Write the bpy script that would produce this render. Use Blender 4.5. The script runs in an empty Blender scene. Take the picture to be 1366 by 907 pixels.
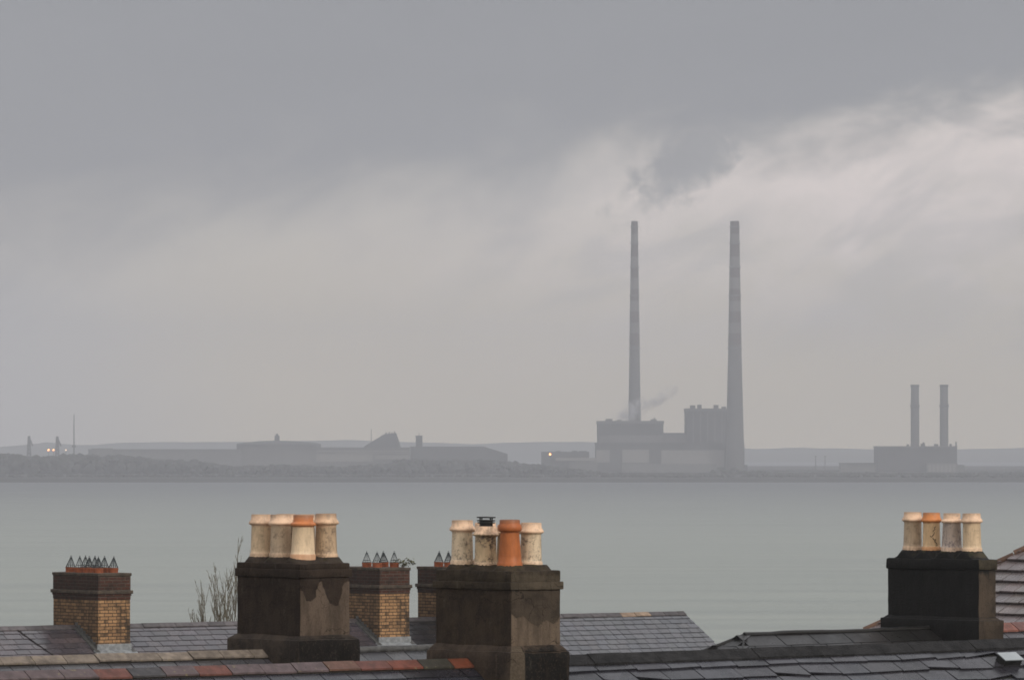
import bpy, bmesh, math, random
from mathutils import Vector, noise, Matrix

R = math.radians
scene = bpy.context.scene
COL = scene.collection
rng = random.Random(11)

# ------------------------------------------------------------------ camera
F = 7500.0; W0, H0 = 1366.0, 907.0; HORIZ = 593.0; CAMZ = 25.0
PITCH = math.atan((HORIZ - H0 / 2) / F)
cam = bpy.data.cameras.new('camera')
cam.sensor_width = 36.0; cam.lens = F / W0 * 36.0
cam.clip_start = 1.0; cam.clip_end = 40000.0
camo = bpy.data.objects.new('camera', cam); COL.objects.link(camo)
camo.location = (0, 0, CAMZ); camo.rotation_euler = (math.pi / 2 + PITCH, 0, 0)
scene.camera = camo

def zat(py, Y):  return CAMZ + (HORIZ - py) / F * Y
def xat(px, Y):  return (px - W0 / 2) / F * Y
def P(px, py, Y): return Vector((xat(px, Y), Y, zat(py, Y)))

# ------------------------------------------------------------------ mesh builder
class MB:
    def __init__(s): s.v = []; s.f = []; s.c = []
    def face(s, pts, c=1.0):
        n = len(s.v); s.v += [tuple(p) for p in pts]
        s.f.append(tuple(range(n, n + len(pts)))); s.c.append(c)
    def hexa(s, p, c=1.0):                     # p[0:4] bottom ring, p[4:8] top ring
        n = len(s.v); s.v += [tuple(q) for q in p]
        for f in ((3, 2, 1, 0), (4, 5, 6, 7), (0, 1, 5, 4), (1, 2, 6, 5), (2, 3, 7, 6), (3, 0, 4, 7)):
            s.f.append(tuple(n + i for i in f)); s.c.append(c)
    def box(s, x0, x1, y0, y1, z0, z1, c=1.0):
        s.hexa([(x0, y0, z0), (x1, y0, z0), (x1, y1, z0), (x0, y1, z0),
                (x0, y0, z1), (x1, y0, z1), (x1, y1, z1), (x0, y1, z1)], c)
    def prism(s, poly, y0, y1, c=1.0):         # poly in x,z, extruded along y
        n = len(s.v); k = len(poly)
        s.v += [(x, y0, z) for x, z in poly] + [(x, y1, z) for x, z in poly]
        s.f.append(tuple(n + i for i in range(k))); s.c.append(c)
        s.f.append(tuple(n + k + i for i in reversed(range(k)))); s.c.append(c)
        for i in range(k):
            j = (i + 1) % k
            s.f.append((n + i, n + k + i, n + k + j, n + j)); s.c.append(c)
    def lathe(s, prof, cx=0, cy=0, cz=0, n=24, c=1.0, square=0.0):
        b = len(s.v); k = len(prof)
        for r, z in prof:
            for i in range(n):
                a = 2 * math.pi * i / n
                s.v.append((cx + r * math.cos(a), cy + r * math.sin(a), cz + z))
        for j in range(k - 1):
            for i in range(n):
                i2 = (i + 1) % n
                s.f.append((b + j * n + i, b + j * n + i2, b + (j + 1) * n + i2, b + (j + 1) * n + i)); s.c.append(c)
        s.f.append(tuple(b + i for i in reversed(range(n)))); s.c.append(c)
        s.f.append(tuple(b + (k - 1) * n + i for i in range(n))); s.c.append(c)
    def tube(s, path, r, n=5, c=1.0):
        pts = [Vector(p) for p in path]
        rs = r if isinstance(r, (list, tuple)) else [r] * len(pts)
        b = len(s.v)
        for i, p in enumerate(pts):
            d = (pts[min(i + 1, len(pts) - 1)] - pts[max(i - 1, 0)]).normalized()
            u = d.cross(Vector((0, 0, 1)))
            if u.length < 1e-3: u = Vector((1, 0, 0))
            u.normalize(); w = d.cross(u)
            for k in range(n):
                a = 2 * math.pi * k / n
                s.v.append(tuple(p + (u * math.cos(a) + w * math.sin(a)) * rs[i]))
        for i in range(len(pts) - 1):
            for k in range(n):
                k2 = (k + 1) % n
                s.f.append((b + i * n + k, b + i * n + k2, b + (i + 1) * n + k2, b + (i + 1) * n + k)); s.c.append(c)
        s.f.append(tuple(b + k for k in reversed(range(n)))); s.c.append(c)
        m = b + (len(pts) - 1) * n
        s.f.append(tuple(m + k for k in range(n))); s.c.append(c)
    def build(s, name, mat, parent=None, smooth=False, loc=None):
        me = bpy.data.meshes.new(name); me.from_pydata(s.v, [], s.f); me.update()
        bm = bmesh.new(); bm.from_mesh(me); bmesh.ops.recalc_face_normals(bm, faces=bm.faces); bm.to_mesh(me); bm.free()
        at = me.attributes.new('tint', 'FLOAT_COLOR', 'FACE')
        for i, c in enumerate(s.c):
            at.data[i].color = (c, c, c, 1) if isinstance(c, (int, float)) else (c[0], c[1], c[2], 1)
        if smooth:
            me.polygons.foreach_set('use_smooth', [True] * len(me.polygons))
            me.set_sharp_from_angle(angle=R(50))
        me.materials.append(mat)
        o = bpy.data.objects.new(name, me); COL.objects.link(o)
        if parent: o.parent = parent
        if loc: o.location = loc
        return o

def tag(o, label=None, cat=None, group=None, kind=None):
    if label: o['label'] = label
    if cat: o['category'] = cat
    if group: o['group'] = group
    if kind: o['kind'] = kind
    return o
def thing(name, label, cat, loc=(0, 0, 0), rotz=0.0, group=None, tilt=0.0):
    o = bpy.data.objects.new(name, None); COL.objects.link(o)
    o.empty_display_size = 0.3
    o.location = loc; o.rotation_euler = (0, tilt, rotz)
    return tag(o, label, cat, group)

# irregular masonry block: cube cut into a grid, corners softened, surface wobbled
def rough_block(name, x0, x1, y0, y1, z0, z1, mat, parent, wob=0.006, bev=0.018, top=(0, 0), seg=0.09, seed=0):
    bm = bmesh.new()
    vs = [bm.verts.new(p) for p in ((x0, y0, z0), (x1, y0, z0), (x1, y1, z0), (x0, y1, z0),
          (x0 + top[0], y0 + top[1], z1), (x1 - top[0], y0 + top[1], z1), (x1 - top[0], y1 - top[1], z1), (x0 + top[0], y1 - top[1], z1))]
    for f in ((3, 2, 1, 0), (4, 5, 6, 7), (0, 1, 5, 4), (1, 2, 6, 5), (2, 3, 7, 6), (3, 0, 4, 7)):
        bm.faces.new([vs[i] for i in f])
    bmesh.ops.bevel(bm, geom=bm.edges[:], offset=bev, segments=2, affect='EDGES', profile=0.6)
    for it in range(4):
        es = [e for e in bm.edges if e.calc_length() > seg]
        if not es: break
        bmesh.ops.subdivide_edges(bm, edges=es, cuts=1, use_grid_fill=True)
    off = Vector((seed * 7.1, seed * 3.3, seed * 1.7))
    for v in bm.verts:
        n = noise.noise_vector(v.co * 3.0 + off) * wob + noise.noise_vector(v.co * 11.0 + off) * wob * 0.5
        v.co += n
    me = bpy.data.meshes.new(name); bm.to_mesh(me); bm.free()
    me.polygons.foreach_set('use_smooth', [True] * len(me.polygons)); me.set_sharp_from_angle(angle=R(40))
    me.materials.append(mat)
    o = bpy.data.objects.new(name, me); COL.objects.link(o); o.parent = parent
    return o

# ------------------------------------------------------------------ materials
class N:
    """small node-graph helper"""
    def __init__(s, nt): s.nt = nt
    def new(s, t, **kw):
        n = s.nt.nodes.new(t)
        for k, v in kw.items(): setattr(n, k, v)
        return n
    def link(s, a, b): s.nt.links.new(a, b)
    def put(s, sock, v):
        if hasattr(v, 'is_linked') or isinstance(v, bpy.types.NodeSocket): s.link(v, sock)
        else: sock.default_value = v
    def m(s, op, a, b=0.0, c=None, clamp=False):
        n = s.new('ShaderNodeMath', operation=op, use_clamp=clamp)
        s.put(n.inputs[0], a); s.put(n.inputs[1], b)
        if c is not None: s.put(n.inputs[2], c)
        return n.outputs[0]
    def ss(s, x, lo, hi):                       # smoothstep
        n = s.new('ShaderNodeMapRange', interpolation_type='SMOOTHSTEP')
        s.put(n.inputs[0], x); s.put(n.inputs[1], lo); s.put(n.inputs[2], hi)
        return n.outputs[0]
    def mix(s, f, a, b, blend='MIX'):
        n = s.new('ShaderNodeMix', data_type='RGBA', blend_type=blend)
        s.put(n.inputs[0], f)
        for sock, v in ((n.inputs[6], a), (n.inputs[7], b)):
            if isinstance(v, tuple) and len(v) == 3: v = (*v, 1)
            s.put(sock, v)
        return n.outputs[2]
    def noise(s, vec, scale, detail=4, rough=0.55, dist=0.0):
        n = s.new('ShaderNodeTexNoise'); s.link(vec, n.inputs['Vector'])
        n.inputs['Scale'].default_value = scale; n.inputs['Detail'].default_value = detail
        n.inputs['Roughness'].default_value = rough; n.inputs['Distortion'].default_value = dist
        return n.outputs['Fac']
    def scale(s, vec, sc):
        n = s.new('ShaderNodeMapping'); s.link(vec, n.inputs[0]); n.inputs['Scale'].default_value = sc
        return n.outputs[0]
    def bump(s, h, strength, dist):
        n = s.new('ShaderNodeBump'); s.link(h, n.inputs['Height'])
        n.inputs['Strength'].default_value = strength; n.inputs['Distance'].default_value = dist
        return n.outputs[0]

def newmat(name):
    m = bpy.data.materials.new(name); m.use_nodes = True
    nt = m.node_tree; b = nt.nodes['Principled BSDF']
    g = N(nt); tc = g.new('ShaderNodeTexCoord')
    return m, g, b, tc

def plain(name, c1, c2=None, scale=6.0, rough=0.85, bump=0.3, bd=0.01, spec=0.3, metal=0.0, tint=False, streak=1.0, rvar=0.1, det=6, emit=None, lichen=0.0):
    m, g, b, tc = newmat(name)
    v = g.scale(tc.outputs['Object'], (1, 1, streak))
    f = g.noise(v, scale, det, 0.6)
    f2 = g.ss(f, 0.32, 0.68)
    col = g.mix(f2, c1, c2 or tuple(x * 0.6 for x in c1))
    if tint:
        a = g.new('ShaderNodeAttribute', attribute_name='tint')
        col = g.mix(1.0, col, a.outputs['Color'], 'MULTIPLY')
        o_ = tc.outputs['Object']
        col = g.mix(g.m('MULTIPLY', g.ss(g.noise(o_, 19, 4, .6), .63, .70), .7 * lichen), col, (.22, .19, .10))
        col = g.mix(g.m('MULTIPLY', g.ss(g.noise(o_, 8, 6, .75), .52, .70), .6 * lichen), col, (.035, .030, .027))
    g.link(col, b.inputs['Base Color'])
    g.put(b.inputs['Roughness'], g.m('MULTIPLY_ADD', f, rvar * 2, rough - rvar))
    b.inputs['Specular IOR Level'].default_value = spec
    b.inputs['Metallic'].default_value = metal
    if bump: g.link(g.bump(g.noise(tc.outputs['Object'], scale * 5, 4, 0.6), bump, bd), b.inputs['Normal'])
    if emit:
        b.inputs['Emission Color'].default_value = (*emit[:3], 1); b.inputs['Emission Strength'].default_value = emit[3]
    return m

def slate_mat(name, c1, c2, rough=0.33, spec=0.5, stain=0.5):
    m, g, b, tc = newmat(name)
    o = tc.outputs['Object']
    a = g.new('ShaderNodeAttribute', attribute_name='tint')
    f = g.ss(g.noise(o, 2.3, 6, 0.65), 0.35, 0.66)
    col = g.mix(f, c1, c2)
    col = g.mix(1.0, col, a.outputs['Color'], 'MULTIPLY')
    n2 = g.noise(o, 17, 5, 0.7)
    col = g.mix(g.m('MULTIPLY', g.ss(n2, 0.48, 0.72), stain), col, tuple(x * 0.35 for x in c1))
    lich = g.ss(g.noise(o, 31, 3, 0.6), 0.70, 0.76)
    col = g.mix(g.m('MULTIPLY', lich, 0.25), col, (0.22, 0.21, 0.18))
    g.link(col, b.inputs['Base Color'])
    av = g.new('ShaderNodeSeparateColor'); g.link(a.outputs['Color'], av.inputs[0])
    r = g.m('MULTIPLY_ADD', f, 0.14, rough - 0.05)
    r = g.m('ADD', r, g.m('MULTIPLY', g.m('SUBTRACT', n2, 0.5), 0.25))
    g.put(b.inputs['Roughness'], g.m('MAXIMUM', r, 0.10))
    b.inputs['Specular IOR Level'].default_value = spec
    g.link(g.bump(g.noise(o, 26, 5, 0.6), 0.15, 0.006), b.inputs['Normal'])
    return m

def brick_mat(name, ca, cb, mortar, grime=0.55, dark=(0.02, 0.018, 0.016)):
    m, g, b, tc = newmat(name)
    sp = g.new('ShaderNodeSeparateXYZ'); g.link(tc.outputs['Object'], sp.inputs[0])
    cm = g.new('ShaderNodeCombineXYZ')
    g.put(cm.inputs[0], g.m('ADD', sp.outputs[0], sp.outputs[1])); g.put(cm.inputs[1], sp.outputs[2])
    br = g.new('ShaderNodeTexBrick'); g.link(cm.outputs[0], br.inputs['Vector'])
    br.inputs['Scale'].default_value = 1.0; br.inputs['Brick Width'].default_value = 0.225
    br.inputs['Row Height'].default_value = 0.075; br.inputs['Mortar Size'].default_value = 0.0095
    br.inputs['Mortar Smooth'].default_value = 0.3; br.inputs['Bias'].default_value = -0.1
    br.inputs['Color1'].default_value = (*ca, 1); br.inputs['Color2'].default_value = (*cb, 1); br.inputs['Mortar'].default_value = (*mortar, 1)
    o = tc.outputs['Object']
    # the odd sooty brick: a stepped noise in brick cells
    cell = g.new('ShaderNodeCombineXYZ')
    g.put(cell.inputs[0], g.m('FLOOR', g.m('DIVIDE', cm.outputs[0] if False else g.m('ADD', sp.outputs[0], sp.outputs[1]), 0.1125)))
    g.put(cell.inputs[1], g.m('FLOOR', g.m('DIVIDE', sp.outputs[2], 0.075)))
    wn = g.new('ShaderNodeTexWhiteNoise', noise_dimensions='2D'); g.link(cell.outputs[0], wn.inputs['Vector'])
    col = g.mix(g.m('MULTIPLY', g.ss(wn.outputs['Value'], 0.70, 0.9), 0.5), br.outputs['Color'], dark)
    n = g.noise(o, 2.6, 6, 0.7)
    col = g.mix(g.m('MULTIPLY', g.ss(n, 0.45, 0.72), grime), col, dark)
    n3 = g.noise(o, 23, 4, 0.7)
    col = g.mix(g.m('MULTIPLY', g.ss(n3, 0.45, 0.75), 0.45), col, dark)
    n6 = g.noise(g.scale(o, (1, 1, .16)), 5.5, 5, .65)
    col = g.mix(g.m('MULTIPLY', g.ss(n6, .54, .68), .75), col, dark)
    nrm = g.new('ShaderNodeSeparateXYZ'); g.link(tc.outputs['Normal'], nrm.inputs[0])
    # faces turned back along the ridge are mixed darker
    soot_tone = g.m('MULTIPLY', g.ss(g.m('MULTIPLY', nrm.outputs[0], -1), 0.5, 0.8), 0.5)
    col = g.mix(soot_tone, col, dark)
    g.link(col, b.inputs['Base Color'])
    b.inputs['Roughness'].default_value = 0.85; b.inputs['Specular IOR Level'].default_value = 0.25
    g.link(g.bump(g.m('MULTIPLY_ADD', br.outputs['Fac'], -1.0, g.m('MULTIPLY', n3, 0.5)), 0.6, 0.012), b.inputs['Normal'])
    return m

def render_mat(name, base, dark, light, curve=None, face='right', half=0.4, zlo=0.0, zhi=1.0, lightmix=0.9, split=None, moss=False, strip=None, bloom=1.0, spec=.14):
    """weathered render; curve = bare patch: outline height against position across the patch's face"""
    m, g, b, tc = newmat(name)
    o = tc.outputs['Object']
    st = g.scale(o, (1, 1, 0.25))
    f = g.ss(g.noise(o, 3.0, 7, 0.72), 0.40, 0.62)
    col = g.mix(f, base, dark)
    n2 = g.noise(st, 9, 6, 0.7)
    col = g.mix(g.m('MULTIPLY', g.ss(n2, 0.46, 0.75), 0.6), col, dark)
    n3 = g.noise(o, 42, 4, 0.7)
    sp = g.new('ShaderNodeSeparateXYZ'); g.link(o, sp.inputs[0])
    nr = g.new('ShaderNodeSeparateXYZ'); g.link(tc.outputs['Normal'], nr.inputs[0])
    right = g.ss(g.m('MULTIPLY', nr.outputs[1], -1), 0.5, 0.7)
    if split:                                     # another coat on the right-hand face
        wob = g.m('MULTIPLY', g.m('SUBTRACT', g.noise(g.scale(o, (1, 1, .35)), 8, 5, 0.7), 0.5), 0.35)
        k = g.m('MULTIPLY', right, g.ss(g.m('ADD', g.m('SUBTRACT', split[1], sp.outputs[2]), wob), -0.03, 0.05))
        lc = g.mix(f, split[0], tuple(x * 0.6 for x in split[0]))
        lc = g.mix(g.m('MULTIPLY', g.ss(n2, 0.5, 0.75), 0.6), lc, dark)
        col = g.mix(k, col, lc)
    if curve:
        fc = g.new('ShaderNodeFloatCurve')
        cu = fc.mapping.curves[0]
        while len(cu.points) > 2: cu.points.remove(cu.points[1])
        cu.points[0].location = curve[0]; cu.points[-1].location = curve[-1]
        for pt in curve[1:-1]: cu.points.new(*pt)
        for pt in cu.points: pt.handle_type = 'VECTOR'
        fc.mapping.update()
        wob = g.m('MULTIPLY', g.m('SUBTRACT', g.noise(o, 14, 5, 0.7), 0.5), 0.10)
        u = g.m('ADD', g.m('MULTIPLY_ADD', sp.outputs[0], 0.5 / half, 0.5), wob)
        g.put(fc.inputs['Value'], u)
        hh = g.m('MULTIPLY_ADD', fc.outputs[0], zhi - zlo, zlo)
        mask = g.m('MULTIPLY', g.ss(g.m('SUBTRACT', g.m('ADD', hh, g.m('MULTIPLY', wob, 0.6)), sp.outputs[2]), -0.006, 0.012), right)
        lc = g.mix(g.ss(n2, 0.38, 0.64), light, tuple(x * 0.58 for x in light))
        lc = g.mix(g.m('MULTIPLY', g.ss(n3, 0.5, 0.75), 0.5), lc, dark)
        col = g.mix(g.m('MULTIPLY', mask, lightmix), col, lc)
    if strip:                                     # a bare strip of old render by the near corner
        k = g.m('MULTIPLY', right, g.ss(g.m('ADD', g.m('SUBTRACT', strip[1], sp.outputs[0]), g.m('MULTIPLY', g.m('SUBTRACT', n2, .5), .05)), -.01, .01))
        col = g.mix(k, col, g.mix(g.ss(n3, .4, .65), strip[2], tuple(x * .55 for x in strip[2])))
    dn = g.new('ShaderNodeVectorMath', operation='ADD'); g.link(o, dn.inputs[0])
    nv = g.new('ShaderNodeTexNoise'); g.link(o, nv.inputs['Vector']); nv.inputs['Scale'].default_value = 5.0; nv.inputs['Detail'].default_value = 5
    sc_ = g.new('ShaderNodeVectorMath', operation='SCALE'); g.link(nv.outputs['Color'], sc_.inputs[0]); sc_.inputs['Scale'].default_value = .35
    g.link(sc_.outputs[0], dn.inputs[1])
    vo = g.new('ShaderNodeTexVoronoi', feature='DISTANCE_TO_EDGE'); g.link(dn.outputs[0], vo.inputs['Vector']); vo.inputs['Scale'].default_value = 2.6
    crack = g.m('MULTIPLY', g.ss(vo.outputs['Distance'], .016, .004), g.ss(g.noise(o, 1.7, 2, .5), .46, .56))
    col = g.mix(g.m('MULTIPLY', crack, .75), col, tuple(x * .3 for x in dark))
    n7 = g.noise(g.scale(o, (1, 1, .4)), 5.5, 6, .75)
    col = g.mix(g.m('MULTIPLY', g.ss(n7, .60, .76), .38 * bloom), col, (.17, .15, .125))
    col = g.mix(g.m('MULTIPLY', g.ss(n7, .40, .27), .6), col, tuple(x * .6 for x in dark))
    if moss:
        up = g.ss(nr.outputs[2], 0.2, 0.7)
        col = g.mix(g.m('MULTIPLY', up, g.m('MULTIPLY', g.ss(g.noise(o, 7, 5, .7), .5, .68), 0.7)), col, (0.045, 0.042, 0.012))
    col = g.mix(g.m('MULTIPLY', g.ss(n3, 0.52, 0.75), 0.45), col, tuple(x * 1.9 for x in base))
    n5 = g.noise(g.scale(o, (1, 1, .12)), 16, 5, .7)
    col = g.mix(g.m('MULTIPLY', g.ss(n5, .58, .74), .35), col, tuple(x * 2.2 for x in base))
    g.link(col, b.inputs['Base Color'])
    g.put(b.inputs['Roughness'], g.m('MULTIPLY_ADD', n2, 0.3, 0.6))
    b.inputs['Specular IOR Level'].default_value = spec
    g.link(g.bump(g.m('ADD', n3, g.m('MULTIPLY', n2, 0.7)), 0.7, 0.018), b.inputs['Normal'])
    return m

def pot_mat(name, body, rim, soot_tone=0.4, zrim=0.40, blotch=(0.08, 0.06, 0.05), seed=0.0, glaze=0.5):
    zrim -= .02
    m, g, b, tc = newmat(name)
    mp = g.new('ShaderNodeMapping'); g.link(tc.outputs['Object'], mp.inputs[0]); mp.inputs['Location'].default_value = (seed, seed * 2.3, seed * .7)
    o = mp.outputs[0]
    sp = g.new('ShaderNodeSeparateXYZ'); g.link(tc.outputs['Object'], sp.inputs[0])
    n = g.noise(o, 7, 6, 0.7); n2 = g.noise(o, 34, 5, 0.75); n4 = g.noise(g.scale(o, (1, 1, .3)), 12, 5, .7)
    col = g.mix(g.ss(n4, .35, .7), body, tuple(x * .72 for x in body))
    k = g.m('ADD', g.ss(g.m('ADD', sp.outputs[2], g.m('MULTIPLY', g.m('SUBTRACT', n, .5), .06)), zrim - .025, zrim + .005),
            g.m('MULTIPLY', g.ss(sp.outputs[2], .056, .042), .55), clamp=True)
    col = g.mix(k, col, g.mix(g.ss(n, .4, .7), rim, tuple(x * .75 for x in rim)))
    s = g.m('MULTIPLY', g.ss(g.m('ADD', n, g.m('MULTIPLY', g.m('SUBTRACT', n2, .5), .9)), .47, .74), soot_tone)
    s = g.m('MULTIPLY', s, g.m('SUBTRACT', 1.0, g.m('MULTIPLY', k, .55)))
    col = g.mix(s, col, blotch)
    runs = g.noise(g.scale(o, (1, 1, .10)), 22, 4, .65)
    col = g.mix(g.m('MULTIPLY', g.ss(runs, .54, .70), .12 + .38 * soot_tone), col, tuple(x * .35 for x in body))
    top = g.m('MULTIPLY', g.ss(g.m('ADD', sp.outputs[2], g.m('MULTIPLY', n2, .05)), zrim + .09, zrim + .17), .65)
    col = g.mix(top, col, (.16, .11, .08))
    g.link(col, b.inputs['Base Color'])
    b.inputs['Roughness'].default_value = glaze; b.inputs['Specular IOR Level'].default_value = .35
    g.link(g.bump(n2, .2, .006), b.inputs['Normal'])
    return m

M = {}
M['slate_left'] = slate_mat('slate_left', (.072, .062, .070), (.050, .046, .055), .13, spec=.85)
M['slate_mid'] = slate_mat('slate_mid', (.032, .031, .034), (.022, .022, .024), .16, spec=.8)
M['slate_blue'] = slate_mat('slate_blue', (.066, .066, .076), (.052, .053, .062), .14, spec=.8, stain=.2)
M['slate_near'] = slate_mat('slate_near', (.032, .032, .040), (.020, .020, .026), .24, spec=.46, stain=.6)
M['slate_valley'] = slate_mat('slate_valley', (.060, .060, .066), (.045, .045, .05), .24)
M['slate_tarred'] = slate_mat('slate_tarred', (.016, .0155, .016), (.010, .010, .0105), .34)
M['slate_hip'] = slate_mat('slate_hip', (.155, .130, .130), (.12, .104, .107), .26, stain=.25)
M['deck'] = plain('deck', (.018, .017, .017), (.010, .010, .010), 4, .9, 0)
M['ridge_sand'] = plain('ridge_sand', (.215, .178, .148), (.120, .100, .084), 9, .7, .5, .01, tint=True, lichen=.8)
M['ridge_clay'] = plain('ridge_clay', (1, 1, 1), (.62, .62, .62), 10, .55, .4, .01, spec=.4, tint=True, lichen=1.0)
M['ridge_dark'] = plain('ridge_dark', (.085, .075, .08), (.045, .04, .043), 7, .5, .4, .01, spec=.45, tint=True)
M['bedding'] = plain('bedding', (.030, .025, .020), (.016, .014, .012), 14, .9, .6, .01)  # mortar toned dark to stand in for the ridge tiles' shaded underside
M['slate_ridge'] = plain('slate_ridge', (.020, .0195, .021), (.009, .009, .010), 6, .75, .9, .03, spec=.2, tint=True)
M['tarred'] = plain('tarred', (.016, .015, .015), (.009, .009, .009), 5, .4, .5, .015, spec=.35)
M['wall'] = plain('wall', (.32, .29, .25), (.22, .20, .18), 2, .9, .3)
M['brick_wall'] = brick_mat('brick_wall', (.30, .16, .09), (.22, .12, .07), (.25, .23, .2))
M['yellow_brick'] = brick_mat('yellow_brick', (.46, .27, .135), (.27, .155, .08), (.045, .033, .024), .75)
M['red_brick'] = brick_mat('red_brick', (.085, .032, .022), (.055, .024, .018), (.10, .08, .065), .5)
M['coping'] = plain('coping', (.085, .064, .048), (.042, .034, .028), 8, .8, .5)
M['lead'] = plain('lead', (.30, .32, .34), (.17, .18, .195), 10, .45, .5, .01, spec=.5, metal=.25)
M['lead_dark'] = plain('lead_dark', (.10, .10, .10), (.045, .045, .045), 12, .55, .6, .02)
M['clay_red'] = plain('clay_red', (.33, .10, .045), (.20, .065, .035), 9, .7, .3)
M['wire'] = plain('wire', (.05, .06, .065), (.03, .035, .04), 9, .5, 0, metal=.5)
M['soot'] = plain('soot', (.012, .011, .01), None, 9, .95, 0)
M['cowl'] = plain('cowl', (.035, .035, .036), (.02, .02, .02), 9, .45, .2, metal=.4)
M['pot_mark'] = plain('pot_mark', (.015, .012, .012), None, 9, .8, 0)
CRE, GREYC, ORA = (.62, .46, .31), (.40, .33, .26), (.50, .17, .055)
RIM = (.82, .57, .40)
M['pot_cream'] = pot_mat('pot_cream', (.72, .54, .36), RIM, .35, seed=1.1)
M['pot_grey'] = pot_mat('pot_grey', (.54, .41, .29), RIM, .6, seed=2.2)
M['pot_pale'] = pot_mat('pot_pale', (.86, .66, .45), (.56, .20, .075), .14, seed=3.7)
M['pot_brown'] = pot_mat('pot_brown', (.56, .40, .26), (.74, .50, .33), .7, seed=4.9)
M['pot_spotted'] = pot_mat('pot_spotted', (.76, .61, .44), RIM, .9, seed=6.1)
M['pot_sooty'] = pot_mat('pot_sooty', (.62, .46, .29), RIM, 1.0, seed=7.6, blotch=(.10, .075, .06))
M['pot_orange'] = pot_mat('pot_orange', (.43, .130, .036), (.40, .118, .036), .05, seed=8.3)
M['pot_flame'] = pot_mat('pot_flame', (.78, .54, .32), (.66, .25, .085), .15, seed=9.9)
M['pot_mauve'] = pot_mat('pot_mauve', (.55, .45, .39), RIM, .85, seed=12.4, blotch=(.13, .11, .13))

# ------------------------------------------------------------------ roofs
class Line:                                     # a ridge line: origin, heading
    def __init__(s, px, py, Y, th):
        s.O = P(px, py, Y); s.th = R(th); s.c = math.cos(s.th); s.s = math.sin(s.th)
    def t(s, px, dx=0.0, dy=0.0):               # distance along the ridge where (dx,dy) off it shows at px
        u = (px - W0 / 2) / F
        ox = s.O.x + dx * s.c - dy * s.s; oy = s.O.y + dx * s.s + dy * s.c
        return (u * oy - ox) / (s.c - u * s.s)
    def at(s, t, dx=0.0, dy=0.0, z=None):
        return Vector((s.O.x + (t + dx) * s.c - dy * s.s, s.O.y + (t + dx) * s.s + dy * s.c, s.O.z if z is None else z))

BACK = Line(131, 832.0, 129.0, 36.5)
CLN = Line(660, 876.0, 65.0, 40.0)
BLN = Line(150, 872.0, 66.0, 40.5)
GROUND = 12.0

def slate_face(mb, o, xd, rd, nd, r_len, xlim, gauge, width, thick, jit=0.0, r=None, tints=(0.75, 1.2), rag=0.0, r_start=0.0, lift=0.0, joint=.007):
    r = r or rng
    rows = int(math.ceil((r_len - r_start) / gauge))
    for k in range(rows):
        ra = r_start + k * gauge; rb = min(ra + gauge, r_len)
        xa, xb = xlim((ra + rb) / 2)
        if xb <= xa: continue
        x = xa - (0.5 * width if k % 2 else 0) - r.uniform(0, .06) * width
        rowj = r.uniform(-jit, jit) * 0.3
        while x < xb:
            w = width * r.uniform(.86, 1.14)
            a, b = max(x + joint, xa), min(x + w - joint, xb); x += w
            if b - a < .03: continue
            j = lambda s=1: r.uniform(-jit, jit) * s
            ba, bb = rb + rowj + j(), rb + rowj + j()
            if rag and r.random() < rag:                # a chipped lower corner
                if r.random() < .5: ba -= r.uniform(.03, .09)
                else: bb -= r.uniform(.03, .09)
            h0 = .005 + abs(j(.15)); h1 = thick * r.uniform(.75, 1.25) + abs(j(.25))
            h2 = thick * r.uniform(.75, 1.25) + abs(j(.25))
            h1 += lift; h2 += lift
            def pt(xx, rr, hh): return o + xd * xx + rd * rr + nd * hh
            base = r.uniform(*tints); c = (base * r.uniform(.96, 1.06), base, base * r.uniform(.96, 1.06))
            mb.hexa([pt(a, ba, lift - .004), pt(b, bb, lift - .004), pt(b, ra - .02, -.004), pt(a, ra - .02, -.004),
                     pt(a, ba, h1), pt(b, bb, h2), pt(b, ra - .02, h0), pt(a, ra - .02, h0)], c)

def ridge_tiles(parent, name, mat, x0, x1, z, length, wing, pitch, thick, tints, gap=.012, jit=.006, r=None, yoff=0.0, bed=0.0):
    r = r or rng; x = x0; i = 0
    cs, sn = math.cos(pitch), math.sin(pitch)
    mb = MB()
    while x < x1 - .05:
        e = min(x + length, x1); c = tints[i % len(tints)] if isinstance(tints, list) else r.uniform(*tints)
        dz = r.uniform(-jit, jit); dp = r.uniform(-.03, .03)
        a, b = x + gap / 2, e - gap / 2
        cs2, sn2 = math.cos(pitch + dp), math.sin(pitch + dp)
        for sgn in (-1, 1):
            def q(xx, rr, hh): return (xx, yoff + sgn * rr * cs2 + sgn * hh * sn2 * .0, z + dz - rr * sn2 + hh)
            mb.hexa([q(a, wing, 0), q(b, wing, 0), q(b, 0, 0), q(a, 0, 0),
                     q(a, wing, thick), q(b, wing, thick), q(b, 0, thick * 1.15), q(a, 0, thick * 1.15)], c)
        x = e; i += 1
    if bed:                                     # mortar strip whose dark colour paints the shade under the tiles
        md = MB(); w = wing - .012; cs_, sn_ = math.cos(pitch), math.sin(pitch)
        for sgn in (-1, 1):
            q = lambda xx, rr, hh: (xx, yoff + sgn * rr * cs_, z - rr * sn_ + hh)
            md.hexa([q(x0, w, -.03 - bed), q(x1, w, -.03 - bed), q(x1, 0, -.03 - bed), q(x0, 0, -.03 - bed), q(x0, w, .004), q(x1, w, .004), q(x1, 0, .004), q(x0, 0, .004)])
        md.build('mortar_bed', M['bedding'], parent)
    return mb.build(name, mat, parent)

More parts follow.
